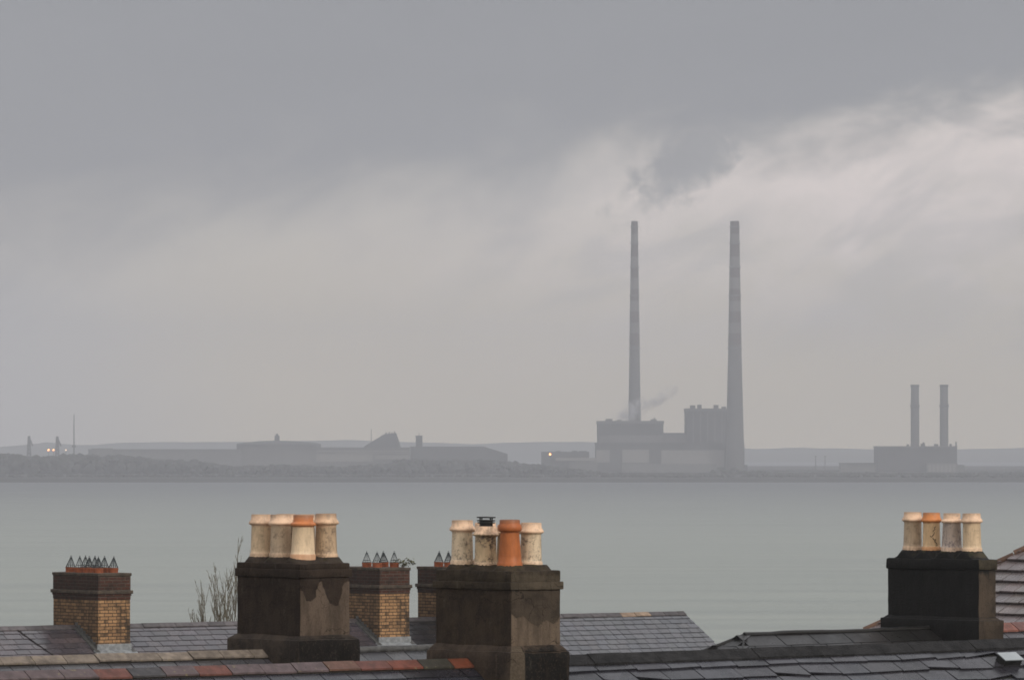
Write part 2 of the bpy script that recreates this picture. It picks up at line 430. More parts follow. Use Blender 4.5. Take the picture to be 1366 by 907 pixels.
def roof_deck(mb, x0, x1, prof):                 # prof: y,z points of the section, closed
    n = len(mb.v); k = len(prof)
    mb.v += [(x0, y, z) for y, z in prof] + [(x1, y, z) for y, z in prof]
    mb.f.append(tuple(n + i for i in range(k))); mb.f.append(tuple(n + k + i for i in reversed(range(k)))); mb.c += [1, 1]
    for i in range(k):
        j = (i + 1) % k
        mb.f.append((n + i, n + k + i, n + k + j, n + j)); mb.c.append(1)

XV = Vector((1, 0, 0))
def gable_roof(house, x0, x1, zr, pitch, fl, bl, mat, gauge, width, thick, jit, tints, rag=0.0, lift=0.0, y0=0.0, seed=1):
    """front (toward -y) and back slopes with slates, over a solid deck; zr: ridge height in house space"""
    r = random.Random(seed); cp, sp_ = math.cos(pitch), math.sin(pitch)
    d = MB()
    roof_deck(d, x0 + .02, x1 - .02, [(y0 - fl * cp, zr - fl * sp_ - .012), (y0, zr - .012), (y0 + bl * cp, zr - bl * sp_ - .012),
                          (y0 + bl * cp, zr - bl * sp_ - .2), (y0 - fl * cp, zr - fl * sp_ - .2)])
    roof = d.build('roof', M['deck'], house)
    mb = MB()
    slate_face(mb, Vector((0, y0, zr)), XV, Vector((0, -cp, -sp_)), Vector((0, -sp_, cp)), fl, lambda q: (x0, x1), gauge, width, thick, jit, r, tints, rag, .05, lift)
    slate_face(mb, Vector((0, y0, zr)), XV, Vector((0, cp, -sp_)), Vector((0, sp_, cp)), bl, lambda q: (x0, x1), gauge, width, thick, jit, r, tints, rag, .05, lift)
    s = mb.build('slates', mat, roof)
    return roof

def house_walls(house, x0, x1, y0, y1, ztop, mat='wall', gable=None):
    mb = MB()
    mb.box(x0, x1, y0, y1, -2.0, ztop)
    if gable:                                   # gable wall up to the ridge: (x, ridge y, ridge z)
        gx, gy, gz = gable
        n = len(mb.v)
        mb.v += [(gx - .3, y0, ztop), (gx - .3, y1, ztop), (gx - .3, gy, gz), (gx, y0, ztop), (gx, y1, ztop), (gx, gy, gz)]
        mb.f += [(n, n + 2, n + 1), (n + 3, n + 4, n + 5), (n, n + 3, n + 5, n + 2), (n + 1, n + 2, n + 5, n + 4)]; mb.c += [1] * 4
    return mb.build('wall', M[mat], house)

# ---- back terrace ------------------------------------------------------------
BP = R(29.5)
zb = BACK.O.z - GROUND
ext = 3.6
def back_house(label, ta, tb, mat, tints, seed, rtint, width=.42, gauge=.222, gable=None, tilt=0, thick=.012):
    t0 = (ta + tb) / 2
    h = thing('terraced_house', label, 'house', BACK.at(t0, z=GROUND), BACK.th, tilt=tilt)
    a, b = ta - t0, tb - t0
    gable_roof(h, a, b, zb - .045, BP, ext, ext, M[mat], gauge, width, thick, .006, tints, lift=.006, seed=seed)
    roof = [c for c in bpy.data.objects if c.parent == h and c.name.startswith('roof')][0]
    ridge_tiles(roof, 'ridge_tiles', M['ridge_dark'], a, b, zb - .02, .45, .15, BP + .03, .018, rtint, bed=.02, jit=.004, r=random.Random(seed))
    house_walls(h, a + .05, b - .05, -ext * math.cos(BP) + .25, ext * math.cos(BP) - .25, zb - ext * math.sin(BP) - .1,
                'brick_wall', gable=(b - .05, 0, zb - .2) if gable else None)
    return h, roof

BW, BL = .86, 1.93
t_s0 = BACK.t(131.5, -BW / 2, -BL / 2)
t_sb = BACK.t(506.7, -BW / 2, -BL / 2)
t_sc = BACK.t(557.5, -BW / 2, BL / 2)
t_gable = BACK.t(912.0)
back_house('slate roofed house at the picture edge, ending at the brick chimney with eight caged pots',
           t_s0 - 9, t_s0, 'slate_left', (.72, 1.25), 21, (.8, 1.5))
back_house('slate roofed terraced house between the eight-pot brick chimney and the weed-topped brick chimney',
           t_s0, t_sb, 'slate_left', (.72, 1.2), 22, (.8, 1.4))
back_house('narrow dark slate roofed terraced house between the two small four-pot brick chimneys', t_sb, t_sc, 'slate_mid', (.7, 1.2), 23, (.5, .9))
back_house('blue grey slate roofed end house whose sloping gable edge stands out against the sea', t_sc, t_gable, 'slate_blue', (.82, 1.15), 24,
           [1.1, .9, 1.0, 1.2, .8, 1.0, 1.3, .9, 1.0, 1.1, .9, (3.2, 2.5, 1.6), (3.6, 2.9, 1.9), .9, .8, .8, .8], width=.30, gable=True)

# ---- front terrace: double (M) roofs -----------------------------------------
FP = R(30.0); cf, sf = math.cos(FP), math.sin(FP)
zc = CLN.O.z - GROUND
S2W, S2L = .74, 1.37
S1W, S1L = .76, 1.23
S3W, S3L = .32, 1.72
t_s2 = CLN.t(682.0, -S2W / 2, -S2L / 2)
t_s1 = BLN.t(400.7, -S1W / 2, -S1L / 2)
t_s3 = BLN.t(1305.5, -S3W / 2, -S3L / 2)
# perpendicular gap between the two ridges, along the C line's away direction
def to_c(v):                                    # world point -> (along, away) in C's frame
    d = v - CLN.O
    return d.x * CLN.c + d.y * CLN.s, -d.x * CLN.s + d.y * CLN.c
GAP = to_c(BLN.at(t_s1))[1]
half = GAP / 2
print('GAP', GAP, 'S1 along', to_c(BLN.at(t_s1))[0], 'S2 along', t_s2, 'S3', to_c(BLN.at(t_s3)))
zB = BLN.O.z - GROUND

# the house at the picture's left: clay ridge in front, sandstone ridge behind
h1 = thing('terraced_house', 'double-roofed slate house with red and purple ridge tiles in front of a sandstone ridge', 'house',
           CLN.at(t_s2, z=GROUND), CLN.th, tilt=R(.10))
gable_roof(h1, -11.5, -.1, zc - .06, FP, 3.6, half / cf, M['slate_near'], .25, .40, .018, .010, (.7, 1.25), .05, seed=31)
roof_f = [c for c in bpy.data.objects if c.parent == h1 and c.name.startswith('roof')][0]
PUR, RED, DRK, ORG, BRT = (.105, .075, .080), (.135, .048, .036), (.050, .047, .052), (.125, .060, .042), (.155, .044, .026)
cols = [PUR, PUR, RED, DRK, PUR, RED, PUR, PUR, PUR, ORG, RED, BRT, (.035, .032, .024), (.15, .042, .02)]
tile0 = CLN.t(30.0) - t_s2
k = 0; xx = tile0
while xx > -11.3: xx -= .455; k += 1
cl = [PUR] * k + cols
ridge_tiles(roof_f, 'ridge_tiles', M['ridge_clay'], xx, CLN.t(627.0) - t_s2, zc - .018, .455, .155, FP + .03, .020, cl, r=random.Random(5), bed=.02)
# rear ridge of the same house, in the B line's frame brought into h1 space
def B_in(h, t, ref):                            # (x,y) of a point of B in a house frame set on C at ref
    a, w = to_c(BLN.at(t)); return a - ref, w
bx1, by1 = B_in(h1, t_s1, t_s2)
rear = gable_roof(h1, -11.5, bx1, zB - .055, FP, half / cf, 3.4, M['slate_valley'], .25, .34, .014, .006, (.8, 1.2), y0=by1, seed=33)
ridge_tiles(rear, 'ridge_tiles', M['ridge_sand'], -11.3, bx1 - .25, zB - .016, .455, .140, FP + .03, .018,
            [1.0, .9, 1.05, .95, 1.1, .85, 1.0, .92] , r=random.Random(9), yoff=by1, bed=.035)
house_walls(h1, -11.4, -.12, -2.7, by1 + 2.6, zc - 2.1)

# the middle house: rough slates in front; the rear roof is two hipped pieces
h2 = thing('terraced_house', 'double-roofed house with ragged dark slates, mortared slate ridge and small rooflight', 'house',
           CLN.at(t_s2, z=GROUND), CLN.th, tilt=R(-.16))
gable_roof(h2, -.1, 13.5, zc - .055, R(31), 3.8, half / cf, M['slate_near'], .25, .54, .016, .020, (.65, 1.3), .26, lift=.010, seed=41)
roof2 = [c for c in bpy.data.objects if c.parent == h2 and c.name.startswith('roof')][0]
ridge_tiles(roof2, 'slate_ridge', M['slate_ridge'], .35, 13.4, zc - .03, .52, .19, R(33), .030, (.85, 1.2), gap=.003, jit=.005, r=random.Random(6))
bx2, by2 = bx1, by1
def hip_roof(house, xa, xb, y0, zr, pitch, fl, bl, mat, gauge, width, thick, tints, hip_left, hip_right, seed, lift=0.0):
    """ridge xa..xb; hipped ends run down beyond it"""
    r = random.Random(seed); cp, s_ = math.cos(pitch), math.sin(pitch)
    f = fl * cp; b_ = bl * cp
    ea = xa - (f if hip_left else 0); eb = xb + (f if hip_right else 0)
    ea2 = xa - (b_ if hip_left else 0); eb2 = xb + (b_ if hip_right else 0)
    d = MB(); lo = zr - .012
    A, B = (xa, y0, lo), (xb, y0, lo)
    C1, C2 = (ea, y0 - f, lo - fl * s_), (eb, y0 - f, lo - fl * s_)
    D1, D2 = (ea2, y0 + b_, lo - bl * s_), (eb2, y0 + b_, lo - bl * s_)
    low = lo - max(fl, bl) * s_ - .2
    dn = lambda p: (p[0], p[1], low)
    for q in ((A, C1, C2, B), (B, D2, D1, A), (A, D1, C1), (B, C2, D2), (C1, dn(C1), dn(C2), C2), (C2, dn(C2), dn(D2), D2), (D2, dn(D2), dn(D1), D1), (D1, dn(D1), dn(C1), C1), (dn(C1), dn(D1), dn(D2), dn(C2))):
        d.face(q)
    roof = d.build('roof', M['deck'], house)
    mb = MB()
    slate_face(mb, Vector((0, y0, zr)), XV, Vector((0, -cp, -s_)), Vector((0, -s_, cp)), fl,
               lambda q: (xa - (q * cp if hip_left else 0), xb + (q * cp if hip_right else 0)), gauge, width, thick, .006, r, tints, 0, .03, lift)
    slate_face(mb, Vector((0, y0, zr)), XV, Vector((0, cp, -s_)), Vector((0, s_, cp)), bl,
               lambda q: (xa - (q * cp if hip_left else 0), xb + (q * cp if hip_right else 0)), gauge, width, thick, .006, r, tints, 0, .03, lift)
    YV = Vector((0, 1, 0)); hl = min(fl, bl)
    if hip_left:
        slate_face(mb, Vector((xa, y0, zr)), YV, Vector((-cp, 0, -s_)), Vector((-s_, 0, cp)), hl, lambda q: (-q * cp, q * cp), gauge, width, thick, .006, r, tints, 0, .03, lift)
    if hip_right:
        slate_face(mb, Vector((xb, y0, zr)), YV, Vector((cp, 0, -s_)), Vector((s_, 0, cp)), hl, lambda q: (-q * cp, q * cp), gauge, width, thick, .006, r, tints, 0, .03, lift)
    mb.build('slates', mat, roof)
    return roof, (A, B, C1, C2, D1, D2)

def roll(mb, a, b, r=.04, up=.02, n=10, wob=.006):
    a, b = Vector(a), Vector(b); pts = []
    for i in range(n + 1):
        p = a.lerp(b, i / n); p.z += up + rng.uniform(-wob, wob); pts.append(p)
    mb.tube(pts, r, 8)

xr0 = B_in(h2, BLN.t(640.0), t_s2)[0]
rr, cor = hip_roof(h2, bx1 + .02, xr0, by1, zB - .06, FP, half / cf, half / cf, M['slate_valley'], .25, .34, .014, (.75, 1.15), False, True, 43)
mb = MB(); roll(mb, cor[0], cor[1], .045, .03); roll(mb, cor[1], cor[3], .045, .03); roll(mb, cor[1], cor[5], .045, .03)
mb.build('lead_roll', M['lead_dark'], rr, smooth=True)
xa3 = B_in(h2, BLN.t(997.0), t_s2)[0]; x3 = B_in(h2, t_s3, t_s2)[0]; by3 = B_in(h2, t_s3, t_s2)[1]
DY3 = by3
zB3 = zB + .04
rr, cor = hip_roof(h2, xa3, x3, DY3, zB3 - .06, FP, half / cf, half / cf, M['slate_tarred'], .25, .60, .010, (.88, 1.08), True, False, 44)
mb = MB(); roll(mb, cor[0], cor[1], .035, .015, 16, .008); roll(mb, cor[0], cor[4], .036, .006); roll(mb, cor[0], cor[2], .018, .002)
mb.build('tarred_roll', M['tarred'], rr, smooth=True)
house_walls(h2, -.08, 13.3, -2.8, by1 + 1.5, zc - 2.15)
# rooflight on the front slope
def roof_pt(px, py):                             # where a sight line meets h2's front slope (for measuring the rooflight)
    best = None
    for i in range(400):
        s_ = i * .01
        t = CLN.t(px, 0, -s_ * math.cos(R(31)))
        z = CLN.O.z - .03 - s_ * math.sin(R(31))
        w = CLN.at(t, 0, -s_ * math.cos(R(31)))
        e = abs(zat(py, w.y) - z)
        if best is None or e < best[0]: best = (e, t - t_s2, s_)
    return best[1], best[2]
lx, ls = roof_pt(1346, 884.5)
p31 = R(31); xd = XV; rd = Vector((0, -math.cos(p31), -math.sin(p31))); nd = Vector((0, -math.sin(p31), math.cos(p31)))
o = Vector((lx, 0, zc - .04)) + rd * ls
rl = MB(); hw, hl_, ht = .150, .075, .085
rl.hexa([o + xd * sx * hw + rd * sr * hl_ + nd * h for h, sx_ in ((0, 1), (ht, 1)) for sx, sr in ((-1, 1), (1, 1), (1, -1), (-1, -1))])
kerb = rl.build('rooflight', M['cowl'], roof2)
gl = MB()
gl.hexa([o + xd * sx * (hw + .012) + rd * sr * (hl_ + .012) + nd * h for h in (ht + .002, ht + .014) for sx, sr in ((-1, 1), (1, 1), (1, -1), (-1, -1))])
M['rooflight_pane'] = plain('rooflight_pane', (.30, .33, .36), (.26, .29, .32), 5, .10, 0, spec=.8)
# depth limit: the pane belongs to the roof beside its kerb
gl.build('rooflight_pane', M['rooflight_pane'], roof2)

# third house: only its red rear ridge shows beside the black chimney
h3 = thing('terraced_house', 'slate house with a red clay ridge beside the black-tarred chimney', 'house', BLN.at(t_s3 + .35, z=GROUND), BLN.th)
gable_roof(h3, 0, 7, zB3 - .03, FP, 2.3, 2.6, M['slate_valley'], .25, .36, .016, .006, (.8, 1.2), seed=51)
roof3 = [c for c in bpy.data.objects if c.parent == h3 and c.name.startswith('roof')][0]
ridge_tiles(roof3, 'ridge_tiles', M['ridge_clay'], .05, 6.9, zB3 - .005, .455, .18, FP + .03, .024, [(.20, .085, .070), (.23, .09, .068), (.18, .08, .07)], r=random.Random(15))
house_walls(h3, .05, 6.9, -1.8, 2.1, zB3 - 1.3)

# hipped house behind the black chimney
HY = 85.0; HP = R(36.0); HTH = R(40.0)
ha = P(1160, 836, HY)                            # a point low on its clay hip
u_h = Vector((math.cos(HTH), math.sin(HTH), 0)); p_h = Vector((math.sin(HTH), -math.cos(HTH), 0))
hip_dir = (u_h + p_h) + Vector((0, 0, math.tan(HP)))
n_up = 4.2
apex = ha + hip_dir * n_up; start = ha - hip_dir * .6
h4 = thing('hipped_house', 'house with brownish slate hip edged by a rising terracotta hip behind the black chimney', 'house', (apex.x, apex.y, GROUND), HTH)
# local: x = u_h, y = -p_h ; the hip end falls along -x
az = apex.z - GROUND
run = n_up + .6; L4 = run / math.cos(HP)
roof4, cor4 = hip_roof(h4, 0, 6.0, 0, az - .04, HP, L4, L4, M['slate_hip'], .262, .30, .024, (.88, 1.10), True, False, 61, lift=.030)
mbh = MB()
A4 = Vector((0, 0, az))
for sg in (1, -1):
    e = Vector((-run, sg * run, az - run * math.tan(HP))); n_t = int((e - A4).length / .42)
    for i in range(n_t):
        a = A4.lerp(e, i / n_t); b = A4.lerp(e, (i + .98) / n_t); c = rng.uniform(.75, 1.2)
        mbh.tube([a + Vector((0, 0, -.02)), b + Vector((0, 0, -.005))], [.045, .052], 8, c)
mbh.build('hip_tiles', plain('hip_clay', (.13, .075, .053), (.085, .052, .040), 9, .7, .4, tint=True), roof4, smooth=True)
house_walls(h4, -run + .2, 6.0, -run + .2, run - .2, az - run * math.tan(HP) - .1)

# a cable lying on the slates of the left back house
def back_pt(px, s):                             # a point s metres down the front slope of the back roof
    w = BACK.at(BACK.t(px, 0, -s * math.cos(BP)), 0, -s * math.cos(BP)); w.z = BACK.O.z - .02 - s * math.sin(BP); return w
cb = MB(); cb.tube([back_pt(12, -.02), back_pt(24, .14), back_pt(46, .66), back_pt(74, 1.3), back_pt(100, 1.9)], .011, 6)
tag(cb.build('cable', M['soot']), 'thin dark cable running diagonally down the slates near the eight-pot brick chimney', 'cable')

# ------------------------------------------------------------------ chimney pots
ROLL = [(.139, -.08), (.139, .028), (.136, .042), (.129, .048), (.127, .08), (.119, .365), (.123, .378), (.148, .390), (.153, .404), (.145, .420), (.125, .452), (.123, .500), (.118, .510), (.098, .510), (.098, .38)]
FLARE = [(.154, -.08), (.154, .034), (.150, .048), (.144, .056), (.141, .09), (.126, .375), (.132, .383), (.153, .393), (.155, .410), (.141, .424), (.123, .434), (.120, .446), (.121, .508), (.116, .516), (.098, .516), (.098, .38)]
TAPER = [(.140, -.06), (.140, .014), (.134, .024), (.130, .028), (.125, .10), (.104, .36), (.104, .372), (.122, .378), (.132, .392), (.134, .42), (.128, .445), (.117, .462), (.113, .475), (.113, .505), (.108, .512), (.090, .512), (.090, .38)]
SHORT = [(r_, z_ * .90) for r_, z_ in ROLL]
def sc(prof, k, kz=None): return [(r_ * k, z_ * (kz or k)) for r_, z_ in prof]
def pot(parent, prof, mat, x, y, z, label=None, lean=0.0):
    mb = MB(); mb.lathe(prof, n=32)
    o = mb.build('chimney_pot', mat, parent, smooth=True, loc=(x, y, z))
    o.rotation_euler = (rng.uniform(-.012, .012) + lean, rng.uniform(-.012, .012), rng.uniform(0, 6.28))
    if label: o['label'] = label
    so = MB(); rt, zt = prof[-1][0], prof[-1][1]
    return o

def flaunching(parent, mat, hx, hy, z0, z1, seed, tx=.5, ty=.72, seats=()):
    bm = bmesh.new(); nx, ny = 26, 46; vs = []
    off = Vector((seed * 3.1, seed * 1.7, 0))
    for j in range(ny + 1):
        for i in range(nx + 1):
            u, v = -1 + 2 * i / nx, -1 + 2 * j / ny
            x, y = u * hx, v * hy
            ex = max(0, (abs(u) - tx) / (1 - tx)); ey = max(0, (abs(v) - ty) / (1 - ty))
            e = min(1, math.hypot(ex, ey))
            z = z1 - (z1 - z0) * e + noise.noise(Vector((x, y, 0)) * 6 + off) * .012 * (1 - e * .6)
            for px_, py_, pr in seats:              # mortar built up level round each pot
                z = max(z, z1 - max(0, math.hypot(x - px_, y - py_) - pr - .012) * 1.3)
            vs.append(bm.verts.new((x, y, z)))
    for j in range(ny):
        for i in range(nx):
            a = j * (nx + 1) + i
            bm.faces.new((vs[a], vs[a + 1], vs[a + nx + 2], vs[a + nx + 1]))
    # skirt so it is a solid cap
    edges = [e for e in bm.edges if e.is_boundary]
    ret = bmesh.ops.extrude_edge_only(bm, edges=edges)
    for v in [g for g in ret['geom'] if isinstance(g, bmesh.types.BMVert)]: v.co.z = z0 - .03
    bmesh.ops.recalc_face_normals(bm, faces=bm.faces)
    me = bpy.data.meshes.new('flaunching'); bm.to_mesh(me); bm.free()
    me.polygons.foreach_set('use_smooth', [True] * len(me.polygons)); me.set_sharp_from_angle(angle=R(50))
    me.materials.append(mat); o = bpy.data.objects.new('flaunching', me); COL.objects.link(o); o.parent = parent
    return o

# ---- rendered stack with six pots (B ridge)
def near_corner(line, t, w, l): return line.at(t, -w / 2, -l / 2)
yc = near_corner(BLN, t_s1, S1W, S1L).y
Z = lambda py: zat(py, yc)
base1 = Z(905)
s1 = thing('chimney_stack', 'brown rendered chimney with a peeled pale patch and cream pots, beside the bare tree', 'chimney', BLN.at(t_s1, z=base1), BLN.th)
z = lambda py: Z(py) - base1
hx, hy = S1W / 2, S1L / 2
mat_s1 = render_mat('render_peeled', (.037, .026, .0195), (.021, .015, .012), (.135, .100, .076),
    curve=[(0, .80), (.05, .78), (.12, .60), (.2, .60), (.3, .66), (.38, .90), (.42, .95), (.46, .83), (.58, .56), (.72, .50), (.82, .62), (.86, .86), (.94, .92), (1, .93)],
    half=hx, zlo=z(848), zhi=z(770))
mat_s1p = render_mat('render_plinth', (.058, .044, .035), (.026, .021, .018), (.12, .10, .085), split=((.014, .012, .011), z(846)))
rough_block('stack_body', -hx, hx, -hy, hy, z(853), z(769), mat_s1, s1, seed=1)
rough_block('plinth', -hx - .09, hx + .09, -hy - .09, hy + .09, -.3, z(853.0), mat_s1p, s1, bev=.03, seed=2)
rough_block('plinth_weathering', -hx - .075, hx + .075, -hy - .075, hy + .075, z(853.5), z(847.5), mat_s1p, s1, top=(.075, .075), bev=.008, seed=2.5, wob=.008)
rough_block('cap_band', -hx - .022, hx + .022, -hy - .022, hy + .022, z(770.5), z(759.5), mat_s1, s1, bev=.012, seed=3, wob=.005)
rough_block('cap', -hx - .004, hx + .004, -hy - .004, hy + .004, z(760.5), z(751.5), mat_s1, s1, bev=.02, seed=4)
mat_fl = render_mat('flaunch_brown', (.052, .040, .032), (.028, .022, .019), (.1, .1, .1), moss=True)
flaunching(s1, mat_fl, hx - .015, hy - .015, z(752.3), z(743.6), 1, tx=.45, ty=.75, seats=[(sx * .19, sy * .385, .135) for sx in (-1, 1) for sy in (-1.06, 0, 1)])
py = z(743.9); a = .385; bo = .19
for mk, prof, x, y, lab in (('pot_cream', ROLL, -bo, a, None), ('pot_grey', ROLL, -bo, .005, None),
        ('pot_pale', FLARE, -bo, -a - .04, 'pale flared pot with an orange rim'),
        ('pot_grey', ROLL, bo, a, None), ('pot_cream', sc(ROLL, 1.02, 1.0), bo, .01, None), ('pot_brown', sc(ROLL, 1.04, 1.04), bo, -a - .01, 'brown-stained cream pot')):
    pot(s1, prof, M[mk], x, y, py - (.008 if 'brown' in mk or 'pale' in mk else 0), lab)

# ---- rendered stack with orange pot and cowl (C ridge)
yc = near_corner(CLN, t_s2, S2W, S2L).y
base2 = Z(925)
s2 = thing('chimney_stack', 'largest brown rendered chimney, with one bright orange pot and a dark metal cowl', 'chimney', CLN.at(t_s2, z=base2), CLN.th)
z = lambda py: Z(py) - base2
hx, hy = S2W / 2, S2L / 2
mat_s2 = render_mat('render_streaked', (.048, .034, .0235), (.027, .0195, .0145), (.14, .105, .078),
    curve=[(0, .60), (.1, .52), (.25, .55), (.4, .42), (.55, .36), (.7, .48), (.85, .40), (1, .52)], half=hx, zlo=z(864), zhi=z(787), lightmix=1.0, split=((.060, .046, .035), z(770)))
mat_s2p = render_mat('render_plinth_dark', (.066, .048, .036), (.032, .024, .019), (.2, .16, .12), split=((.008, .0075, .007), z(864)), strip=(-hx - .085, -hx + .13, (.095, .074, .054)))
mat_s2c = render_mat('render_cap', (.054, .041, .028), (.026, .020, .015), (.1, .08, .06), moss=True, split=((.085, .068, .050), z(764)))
rough_block('stack_body', -hx, hx, -hy, hy, z(870), z(786), mat_s2, s2, seed=5)
rough_block('plinth', -hx - .085, hx + .085, -hy - .085, hy + .085, -.4, z(868.5), mat_s2p, s2, bev=.05, seed=6, wob=.012)
rough_block('plinth_weathering', -hx - .06, hx + .06, -hy - .06, hy + .06, z(869.5), z(861), mat_s2p, s2, top=(.058, .058), bev=.01, seed=6.5, wob=.012)
rough_block('cap_band', -hx - .026, hx + .026, -hy - .026, hy + .026, z(787), z(776.5), mat_s2c, s2, bev=.012, seed=7, wob=.006)
rough_block('cap', -hx, hx, -hy, hy, z(777), z(761.5), mat_s2c, s2, bev=.022, seed=8, wob=.008)
flaunching(s2, mat_s2c, hx - .015, hy - .015, z(762.5), z(754.2), 2, tx=.45, ty=.75, seats=[(sx * .185, sy * .41, .133) for sx in (-1, 1) for sy in (-1.08, 0, 1.03)])
a = .41; bo = .185; py = z(754.5)
def on_row(row, px, zz=None):                   # local y on row x=row whose pot shows at px
    return row, None
pots2 = (('pot_spotted', sc(ROLL, 1.0, 1.0), -bo, a + .01, .0, None), ('pot_sooty', sc(ROLL, 1.0, .90), -bo, -.005, -.015, 'sooty pot nearest the cowl'),
         ('pot_orange', sc(TAPER, 1.04, 1.0), -bo, -a - .03, .012, 'bright orange tapered pot'),
         ('pot_cream', sc(ROLL, 1.0, .90), bo, a + .03, .02, None), ('pot_brown', SHORT, bo, .045, .0, None), ('pot_spotted', sc(ROLL, .98, .96), bo, -a + .035, -.004, None))
made = []
for mk, prof, x, y, dz, lab in pots2: made.append((pot(s2, prof, M[mk], x, y, py + dz, lab), prof))
# cowl: stacked louvre discs on short legs, over the sooty pot
cw = MB()
for zz, r_ in ((.545, .070), (.562, .072), (.585, .098), (.600, .100), (.640, .102), (.655, .098)): pass
for zz, r_ in ((.500, .100), (.525, .104), (.562, .108)):
    cw.lathe([(.02, zz - .006), (r_, zz - .008), (r_ + .003, zz), (r_, zz + .006), (.02, zz + .010)], n=24)
for q in range(4):
    an = q * math.pi / 2 + .4
    cw.tube([(.085 * math.cos(an), .085 * math.sin(an), .44), (.085 * math.cos(an), .085 * math.sin(an), .565)], .008, 6)
cw.lathe([(.075, .42), (.075, .53)], n=20)
cw.build('cowl', M['cowl'], made[1][0], smooth=True)

# ---- tarred stack with four pots (B ridge)
yc = near_corner(BLN, t_s3, S3W, S3L).y
base3 = Z(872)
s3 = thing('chimney_stack', 'black tarred chimney with a row of four pots, one with an orange rim and scribble', 'chimney', BLN.at(t_s3, z=base3), BLN.th)
z = lambda py: Z(py) - base3
hx, hy = S3W / 2, S3L / 2
TAR, TAR2 = (.0055, .005, .005), (.0035, .0033, .0034)
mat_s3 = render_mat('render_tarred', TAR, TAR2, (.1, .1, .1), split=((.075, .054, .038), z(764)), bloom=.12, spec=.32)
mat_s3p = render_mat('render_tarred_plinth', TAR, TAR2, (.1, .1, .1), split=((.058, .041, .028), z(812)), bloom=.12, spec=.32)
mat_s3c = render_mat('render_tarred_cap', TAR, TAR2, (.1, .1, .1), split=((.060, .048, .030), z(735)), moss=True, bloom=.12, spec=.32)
rough_block('stack_body', -hx, hx, -hy, hy, z(829), z(759), mat_s3, s3, seed=9, wob=.007)
rough_block('plinth', -hx - .075, hx + .075, -hy - .075, hy + .075, -.5, z(827), mat_s3p, s3, bev=.02, seed=10, wob=.008)
rough_block('plinth_weathering', -hx - .055, hx + .055, -hy - .055, hy + .055, z(828), z(823), mat_s3p, s3, top=(.055, .055), bev=.008, seed=10.5, wob=.008)
rough_block('cap', -hx - .022, hx + .022, -hy - .022, hy + .022, z(760.5), z(746), mat_s3c, s3, bev=.03, seed=11, wob=.012)
flaunching(s3, mat_s3c, hx + .0, hy + .0, z(747.5), z(735.2), 3, tx=.3, ty=.66, seats=[(0, q * .370, .128) for q in (-1.55, -.52, .5, 1.48)])
a = .370; py = z(735.6)
K = .97
pot(s3, sc(ROLL, K, .985), M['pot_grey'], 0, 1.5 * a - .01, py + .006)
fl = pot(s3, sc(ROLL, .93, .985), M['pot_flame'], 0, .5 * a, py + .002, 'cream pot with orange rim and black scribble')
pot(s3, sc(FLARE, .94, .97), M['pot_mauve'], 0, -.5 * a - .01, py - .0, 'mauve-grey blotched pot')
pot(s3, sc(ROLL, K, .985), M['pot_cream'], 0, -1.5 * a - .02, py - .0)
# the scribble: a wavering line of black paint down the pot's face
fl.rotation_euler = (0, 0, 0)
dirw = Vector((0 - BLN.at(t_s3).x, -BLN.at(t_s3).y, 0)).normalized()
ang0 = math.atan2(dirw.y, dirw.x) - BLN.th
sk = MB()
def on_pot(px, zf):                             # px: position across the face -1..1
    r_ = .1115 + .0065 * (1 - zf); an = ang0 + math.asin(max(-1, min(1, px)))
    return Vector((math.cos(an) * r_, math.sin(an) * r_, .07 + zf * .27))
strokes = [[(.50, .92), (.34, .86), (.42, .78), (.18, .70), (.36, .62), (.24, .52), (.10, .46)], [(.12, .46), (-.02, .40), (-.14, .46)],
           [(.14, .36), (.30, .26), (.44, .30), (.36, .18), (.56, .10), (.50, .03)], [(.56, .10), (.66, .02), (.48, -.04)]]
for st in strokes: sk.tube([on_pot(a_, b_) for a_, b_ in st], .0055, 5)
sk.build('painted_scribble', M['pot_mark'], fl)

# ---- yellow brick stacks (back terrace)
def wire_cage(parent):
    c = MB(); n = 12; r0, h, z0 = .110, .262, .10
    for i in range(n):
        an = 2 * math.pi * i / n
        c.tube([(r0 * .97 * math.cos(an), r0 * .97 * math.sin(an), z0 - .03), (r0 * math.cos(an), r0 * math.sin(an), z0 + .035),
                (r0 * .62 * math.cos(an), r0 * .62 * math.sin(an), z0 + .13), (.014 * math.cos(an), .014 * math.sin(an), z0 + h)], .0058, 4)
    for rr_, zz in ((r0, z0 + .035), (r0 * .80, z0 + .083), (.026, z0 + h - .012)):
        c.tube([(rr_ * math.cos(2 * math.pi * k / 12), rr_ * math.sin(2 * math.pi * k / 12), zz) for k in range(13)], .005, 4)
    c.tube([(.020 * math.cos(2 * math.pi * k / 10), 0, z0 + h + .018 + .020 * math.sin(2 * math.pi * k / 10)) for k in range(11)], .006, 4)
    return c.build('wire_cage', M['wire'], parent)
STUB = [(.112, -.05), (.112, .10), (.118, .108), (.118, .128), (.108, .132), (.09, .132), (.09, .05)]
